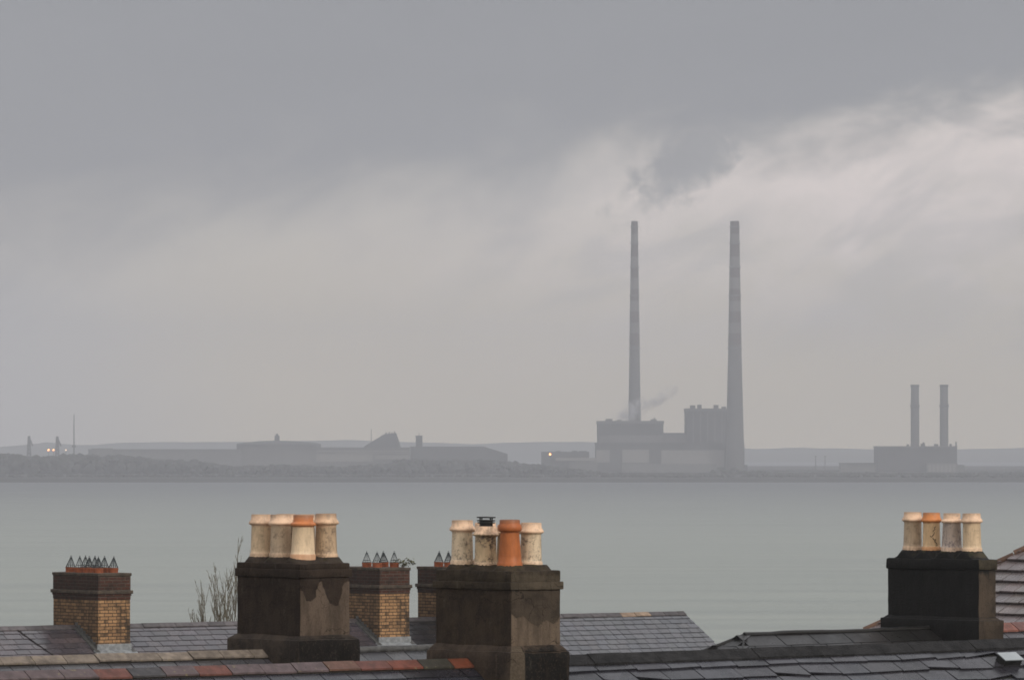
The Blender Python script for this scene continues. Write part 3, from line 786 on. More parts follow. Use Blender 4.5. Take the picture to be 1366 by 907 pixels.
def brick_stack(label, t, spots, top, ridge_py, corner_px, bottom_py, key_y):
    yc = near_corner(BACK, t, BW, BL).y
    Z = lambda py: zat(py, yc)
    b0 = Z(bottom_py + 22)
    s = thing('chimney_stack', label, 'chimney', BACK.at(t, z=b0), BACK.th)
    z = lambda py: Z(py) - b0
    hx, hy = BW / 2, BL / 2
    T = top
    def blk(name, e, za, zb_, m, bev=.008, wob=.003, seed=0):
        return rough_block(name, -hx - e, hx + e, -hy - e, hy + e, za, zb_, M[m], s, wob=wob, bev=bev, seg=.2, seed=seed + t)
    blk('stack_body', 0, -.6, z(T + 35.0), 'yellow_brick', .006)
    blk('neck', .008, z(T + 35.2), z(T + 28.5), 'red_brick', .006)
    blk('oversail', .022, z(T + 30.5), z(T + 27.4), 'red_brick', .006)
    blk('string_course', .052, z(T + 27.6), z(T + 23.0), 'coping', .014, .006)
    blk('crown', .006, z(T + 23.2), z(T + 3.6), 'red_brick', .006)
    blk('coping', .024, z(T + 3.8), z(T), 'coping', .012, .006)
    pz = z(T) - .022
    protos = []
    for i, (x, y) in enumerate(spots):
        mb = MB(); mb.lathe(STUB, n=20)
        if i == 0:
            p = mb.build('chimney_pot', M['clay_red'], s, smooth=True, loc=(x, y, pz)); cg = wire_cage(p); protos = [p, cg]
        else:
            p = protos[0].copy(); COL.objects.link(p); p.parent = s; p.location = (x, y, pz)
            c2 = protos[1].copy(); COL.objects.link(c2); c2.parent = p
        p.rotation_euler = (rng.uniform(-.05, .05), rng.uniform(-.05, .05), rng.uniform(0, 1))
    # lead: apron below the front face and stepped flashing up the flank
    zr = BACK.O.z - b0 - .03
    cp, sp_ = math.cos(BP), math.sin(BP)
    yf = -hy; z_f = zr - hy * math.tan(BP)          # roof height at the front face
    ap = MB()
    ap.box(-hx - .03, hx + .03, yf - .016, yf + .01, z_f - .12, z_f + .16)
    n_ = Vector((0, -sp_, cp)); r_ = Vector((0, -cp, -sp_)); o = Vector((0, yf, z_f))
    ap.hexa([o + XV * sx * (hx + .12) + r_ * rr_ + n_ * hh for hh in (-.01, .03) for sx, rr_ in ((-1, .26), (1, .26), (1, -.01), (-1, -.01))])
    ap.build('lead_apron', M['lead'], s)
    fl = MB(); steps = 9
    for sgn in (-1, 1):
        for i in range(steps):
            ya = -hy + i * hy / steps; yb = ya + hy / steps * 1.02
            zt = zr - abs(ya + .5 * hy / steps) * math.tan(BP)
            fl.box(sgn * hx - .013, sgn * hx + .013, ya, yb, zt - .25, zt + .115 + rng.uniform(-.01, .01))
        o2 = Vector((sgn * hx, 0, zr))
        fl.hexa([o2 + Vector((sgn * dx, 0, 0)) + r_ * rr_ + n_ * hh for hh in (-.01, .035) for dx, rr_ in ((.0, hy / cp + .1), (.11, hy / cp + .1), (.11, .12), (.0, .12))])
    fl.build('stepped_flashing', M['lead_dark'], s)
    return s, z, pz

def grid(a, b, na, nb, cx=0, cy=0):
    return [(cx + (j - (nb - 1) / 2) * b, cy + ((na - 1) / 2 - i) * a) for j in range(nb) for i in range(na)]
sp0 = grid(.40, .40, 4, 2, 0, 0)
brick_stack('yellow brick chimney with red brick crown and eight wire-caged pots', t_s0, sp0, 764.4, 829, 131.5, 853, 0)
sb, zsb, pzb = brick_stack('small yellow brick chimney with weeds growing on its crown beside four caged pots', t_sb, grid(.42, .50, 2, 2, .02, -.36), 757.0, 820, 506.7, 841, 0)
brick_stack('brick chimney with caged pots half hidden behind the largest brown chimney', t_sc, grid(.42, .46, 2, 2, -.02, .15), 756.8, 818, 610, 840, 0)

# weeds growing on the crown of the middle brick stack: a plant of its own
def weed(loc, n=46, spread=.34, h=.19):
    t = thing('weed', 'leafy weed rooted in the crown of the small yellow brick chimney', 'plant', loc)
    st = MB(); lf = MB(); r = random.Random(77)
    for i in range(11):
        a = r.uniform(0, 6.28); tip = Vector((math.cos(a) * spread * r.uniform(.3, 1) + .10, math.sin(a) * .1, h * r.uniform(.3, 1)))
        st.tube([(0, 0, 0), tip * .5 + Vector((0, 0, .03)), tip], [.005, .004, .002], 4)
        for k in range(9):
            p = tip * r.uniform(.4, 1.05) + Vector((r.gauss(0, .025), r.gauss(0, .025), r.gauss(.02, .02)))
            d = Vector((r.gauss(0, 1), r.gauss(0, 1), r.gauss(.3, .6))).normalized(); w = d.cross(Vector((r.gauss(0, 1), r.gauss(0, 1), 1))).normalized()
            L_ = r.uniform(.04, .085); c = r.uniform(.6, 1.3)
            lf.face([p, p + d * L_ * .5 + w * L_ * .3, p + d * L_, p + d * L_ * .5 - w * L_ * .3], c)
    st.build('stem', M['twig'], t); lf.build('leaves', M['weed'], t)
M['twig'] = plain('twig', (.15, .13, .095), (.10, .085, .06), 3, .9, 0)
M['weed'] = plain('weed', (.075, .075, .022), (.05, .05, .018), 8, .7, 0, tint=True)
wl = sb.location + Matrix.Rotation(BACK.th, 3, 'Z') @ Vector((BW / 2 - .14, -BL / 2 + .10, zsb(757.2)))
weed(wl)

# ------------------------------------------------------------------ bare tree behind the back roof
def bare_tree(px, Y):
    x = xat(px, Y); k = Y / F
    t = thing('bare_tree', 'leafless tree with thin upright twigs behind the back roof', 'tree', (x, Y, 8.5))
    r = random.Random(4)
    tr = MB(); tr.tube([(.1, 0, -.5), (.02, 0, .8), (.05, .04, 2.5), (.0, 0, 5.0), (.02, .0, 7.4)], [.20, .17, .14, .11, .08], 9)
    tr.build('trunk', M['twig'], t, smooth=True)
    env = [(250, 822), (258, 806), (268, 786), (279, 768), (286, 755), (291, 772), (297, 778), (304, 758), (312, 742), (318, 725), (326, 740), (335, 731), (345, 748), (356, 776)]
    def top(q):
        for (a, ya), (b_, yb) in zip(env, env[1:]):
            if a <= q <= b_: return ya + (yb - ya) * (q - a) / (b_ - a)
        return 815
    cr = MB()
    def shoot(p, tip, rad, lev):
        L = (tip - p).length; n = 5; pts = []
        sx, sy = r.gauss(0, .05) * L, r.gauss(0, .05) * L
        for i in range(n + 1):
            u = i / n; q = p.lerp(tip, u); bow = math.sin(u * math.pi) * .5
            q = q + Vector((sx * bow + r.gauss(0, .006), sy * bow, 0)); pts.append(q)
        cr.tube(pts, [rad * (1 - .8 * i / n) + .0022 for i in range(n + 1)], 4)
        if lev == 0: return
        d = (tip - p).normalized()
        for i in range(int(3 + L * 1.5)):
            u = r.uniform(.30, .95); q = p.lerp(tip, u); a = r.uniform(0, 6.28); sp = r.uniform(.18, .5)
            dd = (d + Vector((math.cos(a) * sp, math.sin(a) * sp, .15))).normalized()
            shoot(q, q + dd * L * (1 - u * .5) * r.uniform(.16, .40), rad * .42, lev - 1)
    for i in range(38):
        q = r.uniform(254, 354) if i > 4 else (286, 305, 318, 335, 270)[i]
        ty = top(q) + (0 if i < 5 else abs(r.gauss(0, 14)) + 3); tz = zat(ty, Y + 0) - 8.5; tx = (q - px) * k
        bx = tx * r.uniform(.35, .6)
        shoot(Vector((bx, r.gauss(0, .25), max(7.0, tz - r.uniform(2.2, 4.4)))), Vector((tx, r.gauss(0, .4), tz)), .015, 2)
    for i in range(9):
        a = r.uniform(-1, 1); shoot(Vector((0, 0, r.uniform(4.5, 7.2))), Vector((a * .6, r.gauss(0, .3), r.uniform(9.2, 10.6))), .05, 0)
    cr.build('crown', M['twig'], t)
bare_tree(303, 152)

exec_far = True
# ------------------------------------------------------------------ sea, ground, far shore
M['ground'] = plain('ground', (.06, .07, .035), (.10, .085, .06), .05, .95, 0)
g_ = MB()
xs = [-900, -300, -100, 0, 100, 300, 900]; ys = [-120, 20, 160, 300, 420, 560, 640]; zz = [12.5, 12, 8.6, 5.5, 2.6, -.4, -2.6]
for i in range(len(xs) - 1):
    for j in range(len(ys) - 1):
        g_.face([(xs[i], ys[j], zz[j]), (xs[i + 1], ys[j], zz[j]), (xs[i + 1], ys[j + 1], zz[j + 1]), (xs[i], ys[j + 1], zz[j + 1])])
tag(g_.build('ground', M['ground']), kind='structure')

m, g, b, tc = newmat('sea_water')
o = tc.outputs['Object']
n1 = g.noise(g.scale(o, (.006, .030, 1)), 1.0, 7, .62)
n2 = g.noise(g.scale(o, (.35, .7, 1)), 1.0, 5, .6)
spo = g.new('ShaderNodeSeparateXYZ'); g.link(o, spo.inputs[0])
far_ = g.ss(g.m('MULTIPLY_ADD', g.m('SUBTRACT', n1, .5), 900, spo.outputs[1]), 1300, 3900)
col = g.mix(g.ss(n1, .3, .7), (.245, .272, .250), (.285, .308, .283))
n3 = g.noise(g.scale(o, (.0035, .055, 1)), 1.0, 5, .6, .3)
col = g.mix(g.m('MULTIPLY', g.ss(n3, .42, .66), .5), col, (.20, .222, .212))
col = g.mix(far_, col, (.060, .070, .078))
g.link(col, b.inputs['Base Color'])
g.put(b.inputs['Roughness'], g.m('MULTIPLY_ADD', n1, .20, .32))
b.inputs['IOR'].default_value = 1.33; b.inputs['Specular IOR Level'].default_value = .34
g.link(g.bump(g.m('ADD', g.m('MULTIPLY', n2, 1.0), g.m('MULTIPLY', n1, 2.0)), .6, .8), b.inputs['Normal'])
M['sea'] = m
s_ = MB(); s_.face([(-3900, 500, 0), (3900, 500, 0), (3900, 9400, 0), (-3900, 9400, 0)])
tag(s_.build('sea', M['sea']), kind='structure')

FAR = 4500.0
M['far_land'] = plain('far_land', (.022, .023, .023), (.015, .016, .016), .01, .95, 0)
l_ = MB()
r = random.Random(8)
front = [(-3800 + i * 40, 3735 + 22 * noise.noise(Vector((i * .21, 0, 0))) + 12 * noise.noise(Vector((i * .7, 3, 0)))) for i in range(191)]
for i in range(190):
    (xa, ya), (xb, yb) = front[i], front[i + 1]
    for (o1, z1), (o2, z2) in (((0, -.6), (14, 2.2)), ((14, 2.2), (60, 3.0)), ((60, 3.0), (1800, 4.0)), ((1800, 4.0), (2500, -1.0))):
        l_.face([(xa, ya + o1, z1), (xb, yb + o1, z1), (xb, yb + o2, z2), (xa, ya + o2, z2)])
tag(l_.build('far_shore', M['far_land']), kind='structure')

# low hills beyond the bay
hl = MB(); M['hill'] = plain('hill', (.06, .07, .05), (.045, .05, .04), .01, .95, 0)
def hill_top(px):
    pts = [(-2500, 592), (0, 596), (60, 590), (110, 594), (160, 590), (330, 589), (460, 587), (560, 590), (640, 592), (720, 589), (800, 590), (900, 594), (1000, 598.5), (1060, 597), (1150, 599), (1290, 599), (1366, 597), (3800, 590)]
    for (a, ya), (b_, yb) in zip(pts, pts[1:]):
        if a <= px <= b_: return ya + (yb - ya) * (px - a) / (b_ - a)
HYD = 8600.0
prev = None
for i in range(301):
    px = -2500 + i * 6300 / 300; X = xat(px, HYD); zt = max(6, zat(hill_top(px) + 1.2 * noise.noise(Vector((px * .02, 1, 0))) + .8 * noise.noise(Vector((px * .11, 5, 0))), HYD))
    ring = [(X, HYD - 700, -.8), (X, HYD - 300, zt * .55), (X, HYD - 100, zt * .9), (X, HYD, zt), (X, HYD + 300, -.8)]
    if prev:
        for k in range(4): hl.face([prev[k], ring[k], ring[k + 1], prev[k + 1]])
    prev = ring
tag(hl.build('hills', M['hill'], smooth=True), kind='structure')

# woodland and scrub along the far shore: one mass of clumped crowns
def blob(mb, c, rx, rz, r, n=7):
    rings = 4; off = Vector((r.uniform(0, 99), r.uniform(0, 99), 0)); base = len(mb.v)
    tint = r.uniform(.85, 1.15)
    for j in range(rings + 1):
        ph = -math.pi / 2 + math.pi * j / rings
        for i in range(n):
            a = 2 * math.pi * i / n + j * .4
            d = Vector((math.cos(a) * math.cos(ph), math.sin(a) * math.cos(ph), math.sin(ph)))
            k = 1 + .45 * noise.noise(d * 1.6 + off)
            mb.v.append((c[0] + d.x * rx * k, c[1] + d.y * rx * k, c[2] + d.z * rz * k))
    for j in range(rings):
        for i in range(n):
            i2 = (i + 1) % n
            mb.f.append((base + j * n + i, base + j * n + i2, base + (j + 1) * n + i2, base + (j + 1) * n + i)); mb.c.append(tint)
M['far_trees'] = plain('far_trees', (.019, .021, .019), (.014, .016, .014), .3, .95, 0, tint=True)
wd = MB(); r = random.Random(31)
def wood(px0, px1, top, Y, n, spread=60):
    for i in range(n):
        px = r.uniform(px0, px1); u = (px - px0) / (px1 - px0)
        ty = top(u) + r.uniform(-.5, 2.5); Yy = Y + r.uniform(-spread, spread)
        zt = zat(ty, Yy); h = max(2.5, zt - 2.0)
        for k in range(7):
            rr_ = h * r.uniform(.16, .30)
            blob(wd, (xat(px, Yy) + r.gauss(0, h * .35), Yy + r.gauss(0, 4), 2 + h * r.uniform(.25, .78)), rr_ * 1.25, rr_, r)
def lin(*pts):
    def f(u):
        for (a, ya), (b_, yb) in zip(pts, pts[1:]):
            if a <= u <= b_: return ya + (yb - ya) * (u - a) / (b_ - a)
        return pts[-1][1]
    return f
wood(-120, 700, lin((0, 632), (.5, 634), (1, 635)), 3860, 420, 60)
wood(680, 1480, lin((0, 636), (.5, 637.5), (1, 637)), 3850, 420, 60)
wood(-120, 330, lin((0, 602), (.27, 604), (.33, 608), (.42, 608), (.50, 606.5), (.62, 607), (.72, 611), (.82, 613), (.92, 619), (1, 624)), 4190, 420)
wood(300, 560, lin((0, 622), (.3, 619), (.6, 621), (.9, 616), (1, 617)), 4180, 170)
wood(540, 700, lin((0, 612), (.5, 613), (.8, 613), (1, 617)), 4210, 130)
wood(680, 800, lin((0, 617), (.4, 620), (1, 628)), 4180, 90)
wood(780, 1010, lin((0, 629), (.5, 631), (1, 629)), 4130, 150, 30)
wood(950, 1000, lin((0, 627), (.6, 624), (1, 630)), 4300, 40, 20)
wood(1000, 1170, lin((0, 626), (.3, 630), (1, 629)), 4150, 110, 40)
wood(1160, 1480, lin((0, 631), (.35, 632), (.5, 629), (1, 629)), 4130, 180, 30)
tag(wd.build('shore_woodland', M['far_trees'], smooth=True), 'dark band of trees and scrub along the far shore', 'woodland', kind='stuff')

# ------------------------------------------------------------------ far buildings
C_DARK = plain('works_dark', (.060, .063, .070), (.044, .046, .051), .05, .9, 0)
C_MID = plain('works_mid', (.115, .118, .122), (.092, .094, .098), .04, .9, 0)
C_PALE = plain('works_pale', (.185, .185, .182), (.155, .155, .153), .04, .9, 0)
C_CONC = plain('chimney_concrete', (.082, .083, .085), (.066, .067, .069), .05, .9, 0, streak=.2)
def px_box(mb, x0, x1, y0, y1, Y, depth, c=1.0):   # a block whose front face spans these picture coordinates at distance Y
    mb.box(xat(x0, Y), xat(x1, Y), Y, Y + depth, zat(y1, Y), zat(y0, Y), c)
def local(o, Y):                                  # put a block's mesh into its thing's frame
    p = o.parent
    for v in o.data.vertices: v.co -= p.location
    return o
def part(name, mat, parent, *boxes):
    for bx in boxes:
        mb = MB(); px_box(mb, *bx)
        o = local(mb.build(name, mat, parent), 0)
    return o
def sub(name, mat, parent, *boxes):
    root = parent
    while root.parent: root = root.parent
    for bx in boxes:
        mb = MB(); px_box(mb, *bx)
        o = mb.build(name, mat, parent)
        for v in o.data.vertices: v.co -= root.location
    return o
def far_thing(name, label, cat, px, Y, group=None): return thing(name, label, cat, (xat(px, Y), Y, 2.0), 0, group)

# banded chimneys
def tall_chimney(label, px, Y, top, base, w_top, w_mid, w_base, bands):
    t = far_thing('power_station_chimney', label, 'chimney', px, Y, 'twin tall power station chimneys')
    z0 = 0.0; zt = zat(top, Y) - 2.0
    k = Y / F / 2
    def rad(zv):
        f = zv / zt
        rm = w_mid * k; rb = w_base * k; rt = w_top * k
        return rb + (rm - rb) * (f / .5) if f < .5 else rm + (rt - rm) * ((f - .5) / .5)
    zs = sorted(set([-3.0, 0.0, zt * .15, zt * .3, zt * .5, zt * .7, zt * .85, zt]))
    sh = MB(); sh.lathe([(rad(max(0, q)), q) for q in zs] + [(rad(zt) * .8, zt), (rad(zt) * .8, zt - 3)], n=40)
    shaft = sh.build('shaft', C_CONC, t, smooth=True)
    for a, b_, c in bands:
        za, zb_ = zat(b_, Y) - 2, zat(a, Y) - 2
        bm_ = MB(); bm_.lathe([(rad(za), za), (rad(za) + .12, za + .02), (rad((za + zb_) / 2) + .12, (za + zb_) / 2), (rad(zb_) + .12, zb_ - .02), (rad(zb_), zb_)], n=40)
        bm_.build('paint_band', c, t, smooth=True)
    for q in (top + 8, top + 30, top + 62, top + 100, top + 170):
        zz_ = zat(q, Y) - 2; pl = MB(); rr_ = rad(zz_)
        pl.lathe([(rr_, zz_ - .3), (rr_ + .7, zz_ - .2), (rr_ + .7, zz_ + .7), (rr_ + .1, zz_ + .9)], n=28)
        pl.build('gallery', C_MID, t)
    return t
C_RED = plain('band_red', (.062, .045, .046), (.055, .04, .041), .1, .9, 0)
C_WHT = plain('band_white', (.125, .122, .122), (.11, .108, .108), .1, .9, 0)
bandsB = []; y = 295.5
for i in range(11):
    h = (16.5, 14, 16.5, 14, 14, 15, 16, 14, 15, 14, 16)[i]
    bandsB.append((y, y + h, C_RED if i % 2 == 0 else C_WHT)); y += h
tall_chimney('tall banded power station chimney rising behind the lower flat-roofed block, with steam at its foot', 846.5, 4560.0, 295, 630, 8.4, 13.6, 19, bandsB)
tall_chimney('thicker tall banded power station chimney standing against the higher block', 980.3, 4440.0, 295, 632, 11.6, 17.6, 26, bandsB)

# main power station
ps = far_thing('power_station', 'large hazy power station with two flat-roofed blocks below the tallest chimneys', 'power station', 880, FAR)
Y = 4480.0
a = part('boiler_house', C_DARK, ps, (797.5, 885, 563, 580, Y, 55), (797.8, 884.6, 580, 634, Y + .5, 54))
sub('parapet', C_MID, a, (796.8, 886, 561.3, 565.2, Y - 1, 57))
sub('roof_plant', C_MID, a, (808, 817, 558.5, 561.3, Y + 10, 8), (868, 876, 559, 561.3, Y + 8, 8), (872, 874, 557, 559, Y + 8, 3), (823, 829, 559.8, 561.3, Y + 5, 6))
sub('cladding', C_MID, a, (798.5, 884.2, 580.5, 591.5, Y - .4, .8))
a = part('link_block', C_MID, ps, (884.8, 917, 578, 634, Y + 2, 48))
sub('parapet', C_DARK, a, (885.2, 916.5, 577.3, 578.6, Y + 1, 49))
a = part('turbine_hall', C_DARK, ps, (916, 972, 547, 634, Y - 4, 60))
sub('parapet', C_MID, a, (915.2, 972.8, 544.6, 548.5, Y - 5.5, 62))
for i in range(5): sub('pilaster', C_MID, a, (924 + i * 9.6, 925.6 + i * 9.6, 550, 590, Y - 4.5, .6))
sub('roof_plant', C_DARK, a, (920.8, 927.5, 540.5, 544.6, Y, 10), (930.5, 936, 539.7, 544.6, Y, 10), (952.4, 958.4, 540, 544.6, Y, 10), (963, 968.5, 542.3, 544.6, Y, 10))
a = part('front_hall', C_DARK, ps, (794.4, 968, 591, 634, Y - 30, 26))
sub('parapet', C_DARK, a, (793.7, 968.6, 590.3, 592.2, Y - 31, 27))
for q in ((795.4, 813.5, 600, 616.5), (830, 865.8, 599.7, 617), (882, 966.5, 600.3, 623)):
    sub('wall_panel', C_PALE, a, (*q, Y - 30.8, .7))
sub('low_annexe', C_MID, a, (829.5, 956, 618.5, 633.5, Y - 42, 12))
a = part('stair_tower', C_DARK, ps, (966.5, 993, 592, 630, Y - 22, 30), (993, 997, 620, 634, Y - 24, 20))

# low building with the lamp
lb = far_thing('low_works', 'long low hazy building with a lit orange lamp beside the power station', 'building', 755, 4400.0)
a = part('shed', C_DARK, lb, (722.3, 786, 602.5, 634, 4400, 30))
sub('roof_plant', C_DARK, a, (763, 770, 601.2, 602.5, 4405, 6), (772, 783, 601.4, 602.5, 4405, 6), (741, 748, 601.6, 602.5, 4405, 6))
part('wall_panel', C_PALE, lb, (741, 795, 610.5, 614.5, 4398, 1.5))
part('annexe', C_MID, lb, (786, 796, 611, 634, 4402, 20))
part('front_range', C_MID, lb, (760, 797, 616, 632, 4385, 12))

# right-hand station
rs = far_thing('small_power_station', 'smaller hazy power station block below the pair of short chimneys', 'power station', 1225, FAR)
Y = 4470.0
a = part('main_block', C_DARK, rs, (1171, 1276.5, 596, 636, Y, 50))
sub('parapet', C_MID, a, (1170.4, 1277, 594.9, 597, Y - 1, 52))
sub('roof_plant', C_DARK, a, (1209.8, 1212.6, 592.5, 595, Y, 6), (1228.8, 1234, 591.5, 595, Y, 6), (1231, 1233.2, 590, 591.5, Y, 4), (1246.6, 1251.5, 592, 595, Y, 6), (1267, 1269.5, 592, 595, Y, 5), (1274.6, 1276.2, 589, 595, Y, 4))
part('side_annexe', C_MID, rs, (1276.5, 1286.5, 620, 636, Y + 1, 30))
a = part('window_bay', C_MID, rs, (1236.5, 1277.5, 618, 633, Y - 8, 8))
for i in range(7): sub('window', C_PALE, a, (1238.5 + i * 5.4, 1242.2 + i * 5.4, 619.5, 630, Y - 8.5, .6))
def short_chimney(label, px, ptop):
    t = far_thing('short_chimney', label, 'chimney', px, 4490.0, 'pair of short power station chimneys')
    Yk = 4490.0; k = Yk / F
    z = lambda py: zat(py, Yk) - 2.0
    sh = MB(); sh.lathe([(6.3 * k, 0), (5.8 * k, z(595)), (5.7 * k, z(542)), (5.5 * k, z(541)), (5.3 * k, z(514)), (4.3 * k, z(514)), (4.3 * k, z(520))], n=28)
    sh.build('shaft', C_CONC, t, smooth=True)
    c = MB(); c.lathe([(5.6 * k, z(543)), (6.4 * k, z(542.4)), (6.4 * k, z(540)), (5.5 * k, z(539.6))], n=28); c.build('gallery', C_DARK, t)
    c = MB(); c.lathe([(5.3 * k, z(516)), (6.0 * k, z(515.6)), (6.0 * k, z(513.2)), (4.5 * k, z(513))], n=28); c.build('rim', C_DARK, t)
short_chimney('short plain chimney, the one nearer the tall banded chimneys', 1220.5, 513)
short_chimney('short plain chimney, the farther of the pair from the tall banded chimneys', 1259.3, 513)
sb_ = far_thing('pale_shed', 'small pale flat-roofed shed beside the smaller power station', 'building', 1145, 4440.0)
a = part('wall', C_MID, sb_, (1121.8, 1167.2, 618.2, 637, 4440, 22)); sub('roof', C_DARK, a, (1121.2, 1167.8, 617.2, 618.6, 4439, 24))
# shore pipeline on posts
for label, x0, x1, yy in (('long raised pipeline on posts between the tall chimneys and the pale shed', 1003, 1120, 627.0), ('raised pipeline on posts beyond the smaller power station', 1288, 1420, 628.0)):
    t = far_thing('pipeline', label, 'pipeline', (x0 + x1) / 2, 4420.0)
    part('pipe', C_DARK, t, (x0, x1, yy, yy + 1.7, 4420, 2))
    n = int((x1 - x0) / 9)
    for i in range(n): part('post', C_DARK, t, (x0 + 2 + i * 9, x0 + 3.2 + i * 9, yy + 1.7, yy + 8, 4420.3, 1))
for lab, px in (('slim lamp mast above the raised pipeline, nearer the tall chimneys', 1088.0), ('slim lamp mast above the raised pipeline, nearer the pale shed', 1100.5)):
    t = far_thing('lamp_mast', lab, 'lamp post', px, 4430.0, 'lamp masts by the pipeline')
    mb = MB(); zt = zat(609, 4430) - 2; mb.tube([(0, 0, 0), (0, 0, zt)], [.35, .22], 6); mb.build('mast', C_DARK, t)
    mb = MB(); mb.box(-.9, .9, -.4, .4, zt, zt + .5); mb.build('lamp_head', C_DARK, t)

# port buildings on the left of the stations
db = far_thing('dark_warehouse', 'dark flat warehouse with a square tower and sloping end', 'building', 610, 4600.0)
mb = MB(); Yk = 4600.0
mb.prism([(xat(547, Yk), zat(634, Yk)), (xat(677, Yk), zat(634, Yk)), (xat(677, Yk), zat(605.5, Yk)), (xat(645, Yk), zat(595.5, Yk)), (xat(547, Yk), zat(595.5, Yk))], Yk, Yk + 60)
local(mb.build('shed', C_DARK, db), 0)
part('tower', C_DARK, db, (554.6, 563.4, 581.8, 596, Yk + 2, 8)); part('tower_cap', C_MID, db, (554.2, 563.8, 580.8, 582, Yk + 1.5, 9))
part('mast', C_DARK, db, (558.6, 559.3, 577, 581, Yk + 4, .6))
sh_ = far_thing('hopper_shed', 'steep-sided hopper shed with a long sloping conveyor side', 'building', 510, 4700.0)
mb = MB(); Yk = 4700.0
mb.prism([(xat(483, Yk), zat(634, Yk)), (xat(534, Yk), zat(634, Yk)), (xat(533.5, Yk), zat(596, Yk)), (xat(527.5, Yk), zat(577.5, Yk)), (xat(512.5, Yk), zat(579, Yk)), (xat(486, Yk), zat(595, Yk))], Yk, Yk + 40)
local(mb.build('shed', C_DARK, sh_), 0)
part('roof_plant', C_DARK, sh_, (514, 516, 576.5, 580, Yk + 4, 3), (518.5, 520.2, 576, 579, Yk + 4, 3), (522, 523.4, 576.3, 579, Yk + 4, 3), (525.5, 527, 575, 578, Yk + 4, 3))
part('mast', C_DARK, sh_, (494.8, 495.6, 572, 592, Yk + 6, .7))
ws = far_thing('long_warehouse', 'long low pale warehouse with striped bands behind the shore trees', 'building', 430, 4520.0)
a = part('shed', C_MID, ws, (322, 546, 597.5, 634, 4520, 50))
sub('roof', C_MID, a, (321.6, 546.4, 596.6, 598, 4519, 52))
for q in ((422, 545, 600.5, 602.6), (422, 497, 605.5, 615.8), (500, 545, 607, 612.5), (448, 545, 603.6, 604.8)):
    sub('wall_panel', C_PALE, a, (*q, 4518.8, 1.0))
dm = far_thing('domed_tank', 'low domed tank with a stubby vent on the port skyline', 'tank', 372, 4800.0)
Yk = 4800.0; mb = MB(); zz_ = lambda py: zat(py, Yk) - 2
mb.lathe([(36, 0), (36, zz_(592)), (30, zz_(590)), (16, zz_(588.3)), (4, zz_(587.6))], n=40); mb.build('tank', C_DARK, dm, smooth=True)
part('vent', C_DARK, dm, (366.3, 372.8, 581, 588.6, Yk, 4), (368, 371, 578.5, 581, Yk, 3))
lw = far_thing('far_warehouse', 'long pale warehouse beyond the woodland, below the tallest mast', 'building', 210, 4760.0)
a = part('shed', C_MID, lw, (118, 338, 600.2, 634, 4760, 60)); sub('roof', C_MID, a, (117.6, 338.4, 599.0, 600.6, 4759, 62))
sub('stair_block', C_MID, a, (122, 150, 597.8, 634, 4757, 10))
def pylon(label, px, top, w):
    Yk = 4900.0; t = far_thing('port_crane', label, 'crane', px, Yk, 'cranes on the port skyline')
    z = lambda py: zat(py, Yk) - 2; k = Yk / F; h = z(top)
    f = MB()
    for sx in (-1, 1):
        for sy in (-1, 1): f.tube([(sx * w * k, sy * w * k * .6, 0), (sx * .7 * k, sy * .7 * k, h)], .75, 5)
    for q in range(9):
        u = q / 9; v = (q + 1) / 9; wa = w * (1 - u) + .7 * u; wb = w * (1 - v) + .7 * v
        for sy in (-1, 1):
            f.tube([(-wa * k, sy * wa * .6 * k, h * u), (wb * k, sy * wb * .6 * k, h * v)], .5, 4); f.tube([(wa * k, sy * wa * .6 * k, h * u), (-wb * k, sy * wb * .6 * k, h * v)], .5, 4)
    f.build('tower_frame', C_DARK, t)
    c = MB(); c.box(-1.6 * k, 1.6 * k, -1.5, 1.5, h - 3.5, h); c.build('cabin', C_DARK, t)
    c = MB(); c.tube([(0, 0, h - .4), (w * 1.5 * k, 0, h * .72)], .7, 5); c.build('jib', C_DARK, t)
pylon('tapered port crane tower nearest the picture edge', 38.8, 581.5, 3.2)
pylon('tapered port crane tower above the two orange lamps', 76.5, 582.0, 3.2)
t = far_thing('radio_mast', 'tallest thin mast on the port skyline, next to the crane above the lamps', 'mast', 98.8, 4900.0)
h = zat(553, 4900) - 2
mb = MB(); mb.tube([(0, 0, 0), (0, 0, h * .45), (0, 0, h)], [.8, .6, .35], 6); mb.build('mast', C_DARK, t)
mb = MB(); mb.box(-1.6, 1.6, -1.2, 1.2, h * .42, h * .46); mb.build('platform', C_DARK, t)
def emit(name, c, s):
    m = bpy.data.materials.new(name); m.use_nodes = True; b = m.node_tree.nodes['Principled BSDF']
    b.inputs['Base Color'].default_value = (*c, 1); b.inputs['Emission Color'].default_value = (*c, 1); b.inputs['Emission Strength'].default_value = s
    return m
E_O = emit('lamp_orange', (1, .40, .14), 6.0); E_W = emit('lamp_white', (1, .66, .48), 2.6)
for lab, px, py, m_, rr_ in (('lit orange floodlight over the far woodland, nearer the picture edge', 64.8, 600.2, E_O, .75), ('lit orange floodlight just below the crane above the woodland', 71.5, 600.0, E_O, .75),
                        ('faint pale floodlight below the tallest mast', 88.0, 600.2, E_W, .6), ('lit orange lamp on the low building beside the power station', 733.8, 605.8, E_O, .85)):
    Yk = 4380.0 if px > 500 else 4700.0
    t = thing('floodlight', lab, 'lamp', (xat(px, Yk), Yk, 2.0), 0, 'lit lamps on the far shore')
    zl = zat(py, Yk) - 2
    mb = MB(); mb.lathe([(.05, zl - rr_), (rr_ * .7, zl - rr_ * .7), (rr_, zl), (rr_ * .7, zl + rr_ * .7), (.05, zl + rr_)], n=14); mb.build('bulb', m_, t, smooth=True)
    mb = MB(); mb.tube([(0, .5, 0), (0, .5, zl - rr_)], .2, 6); mb.build('pole', C_DARK, t)

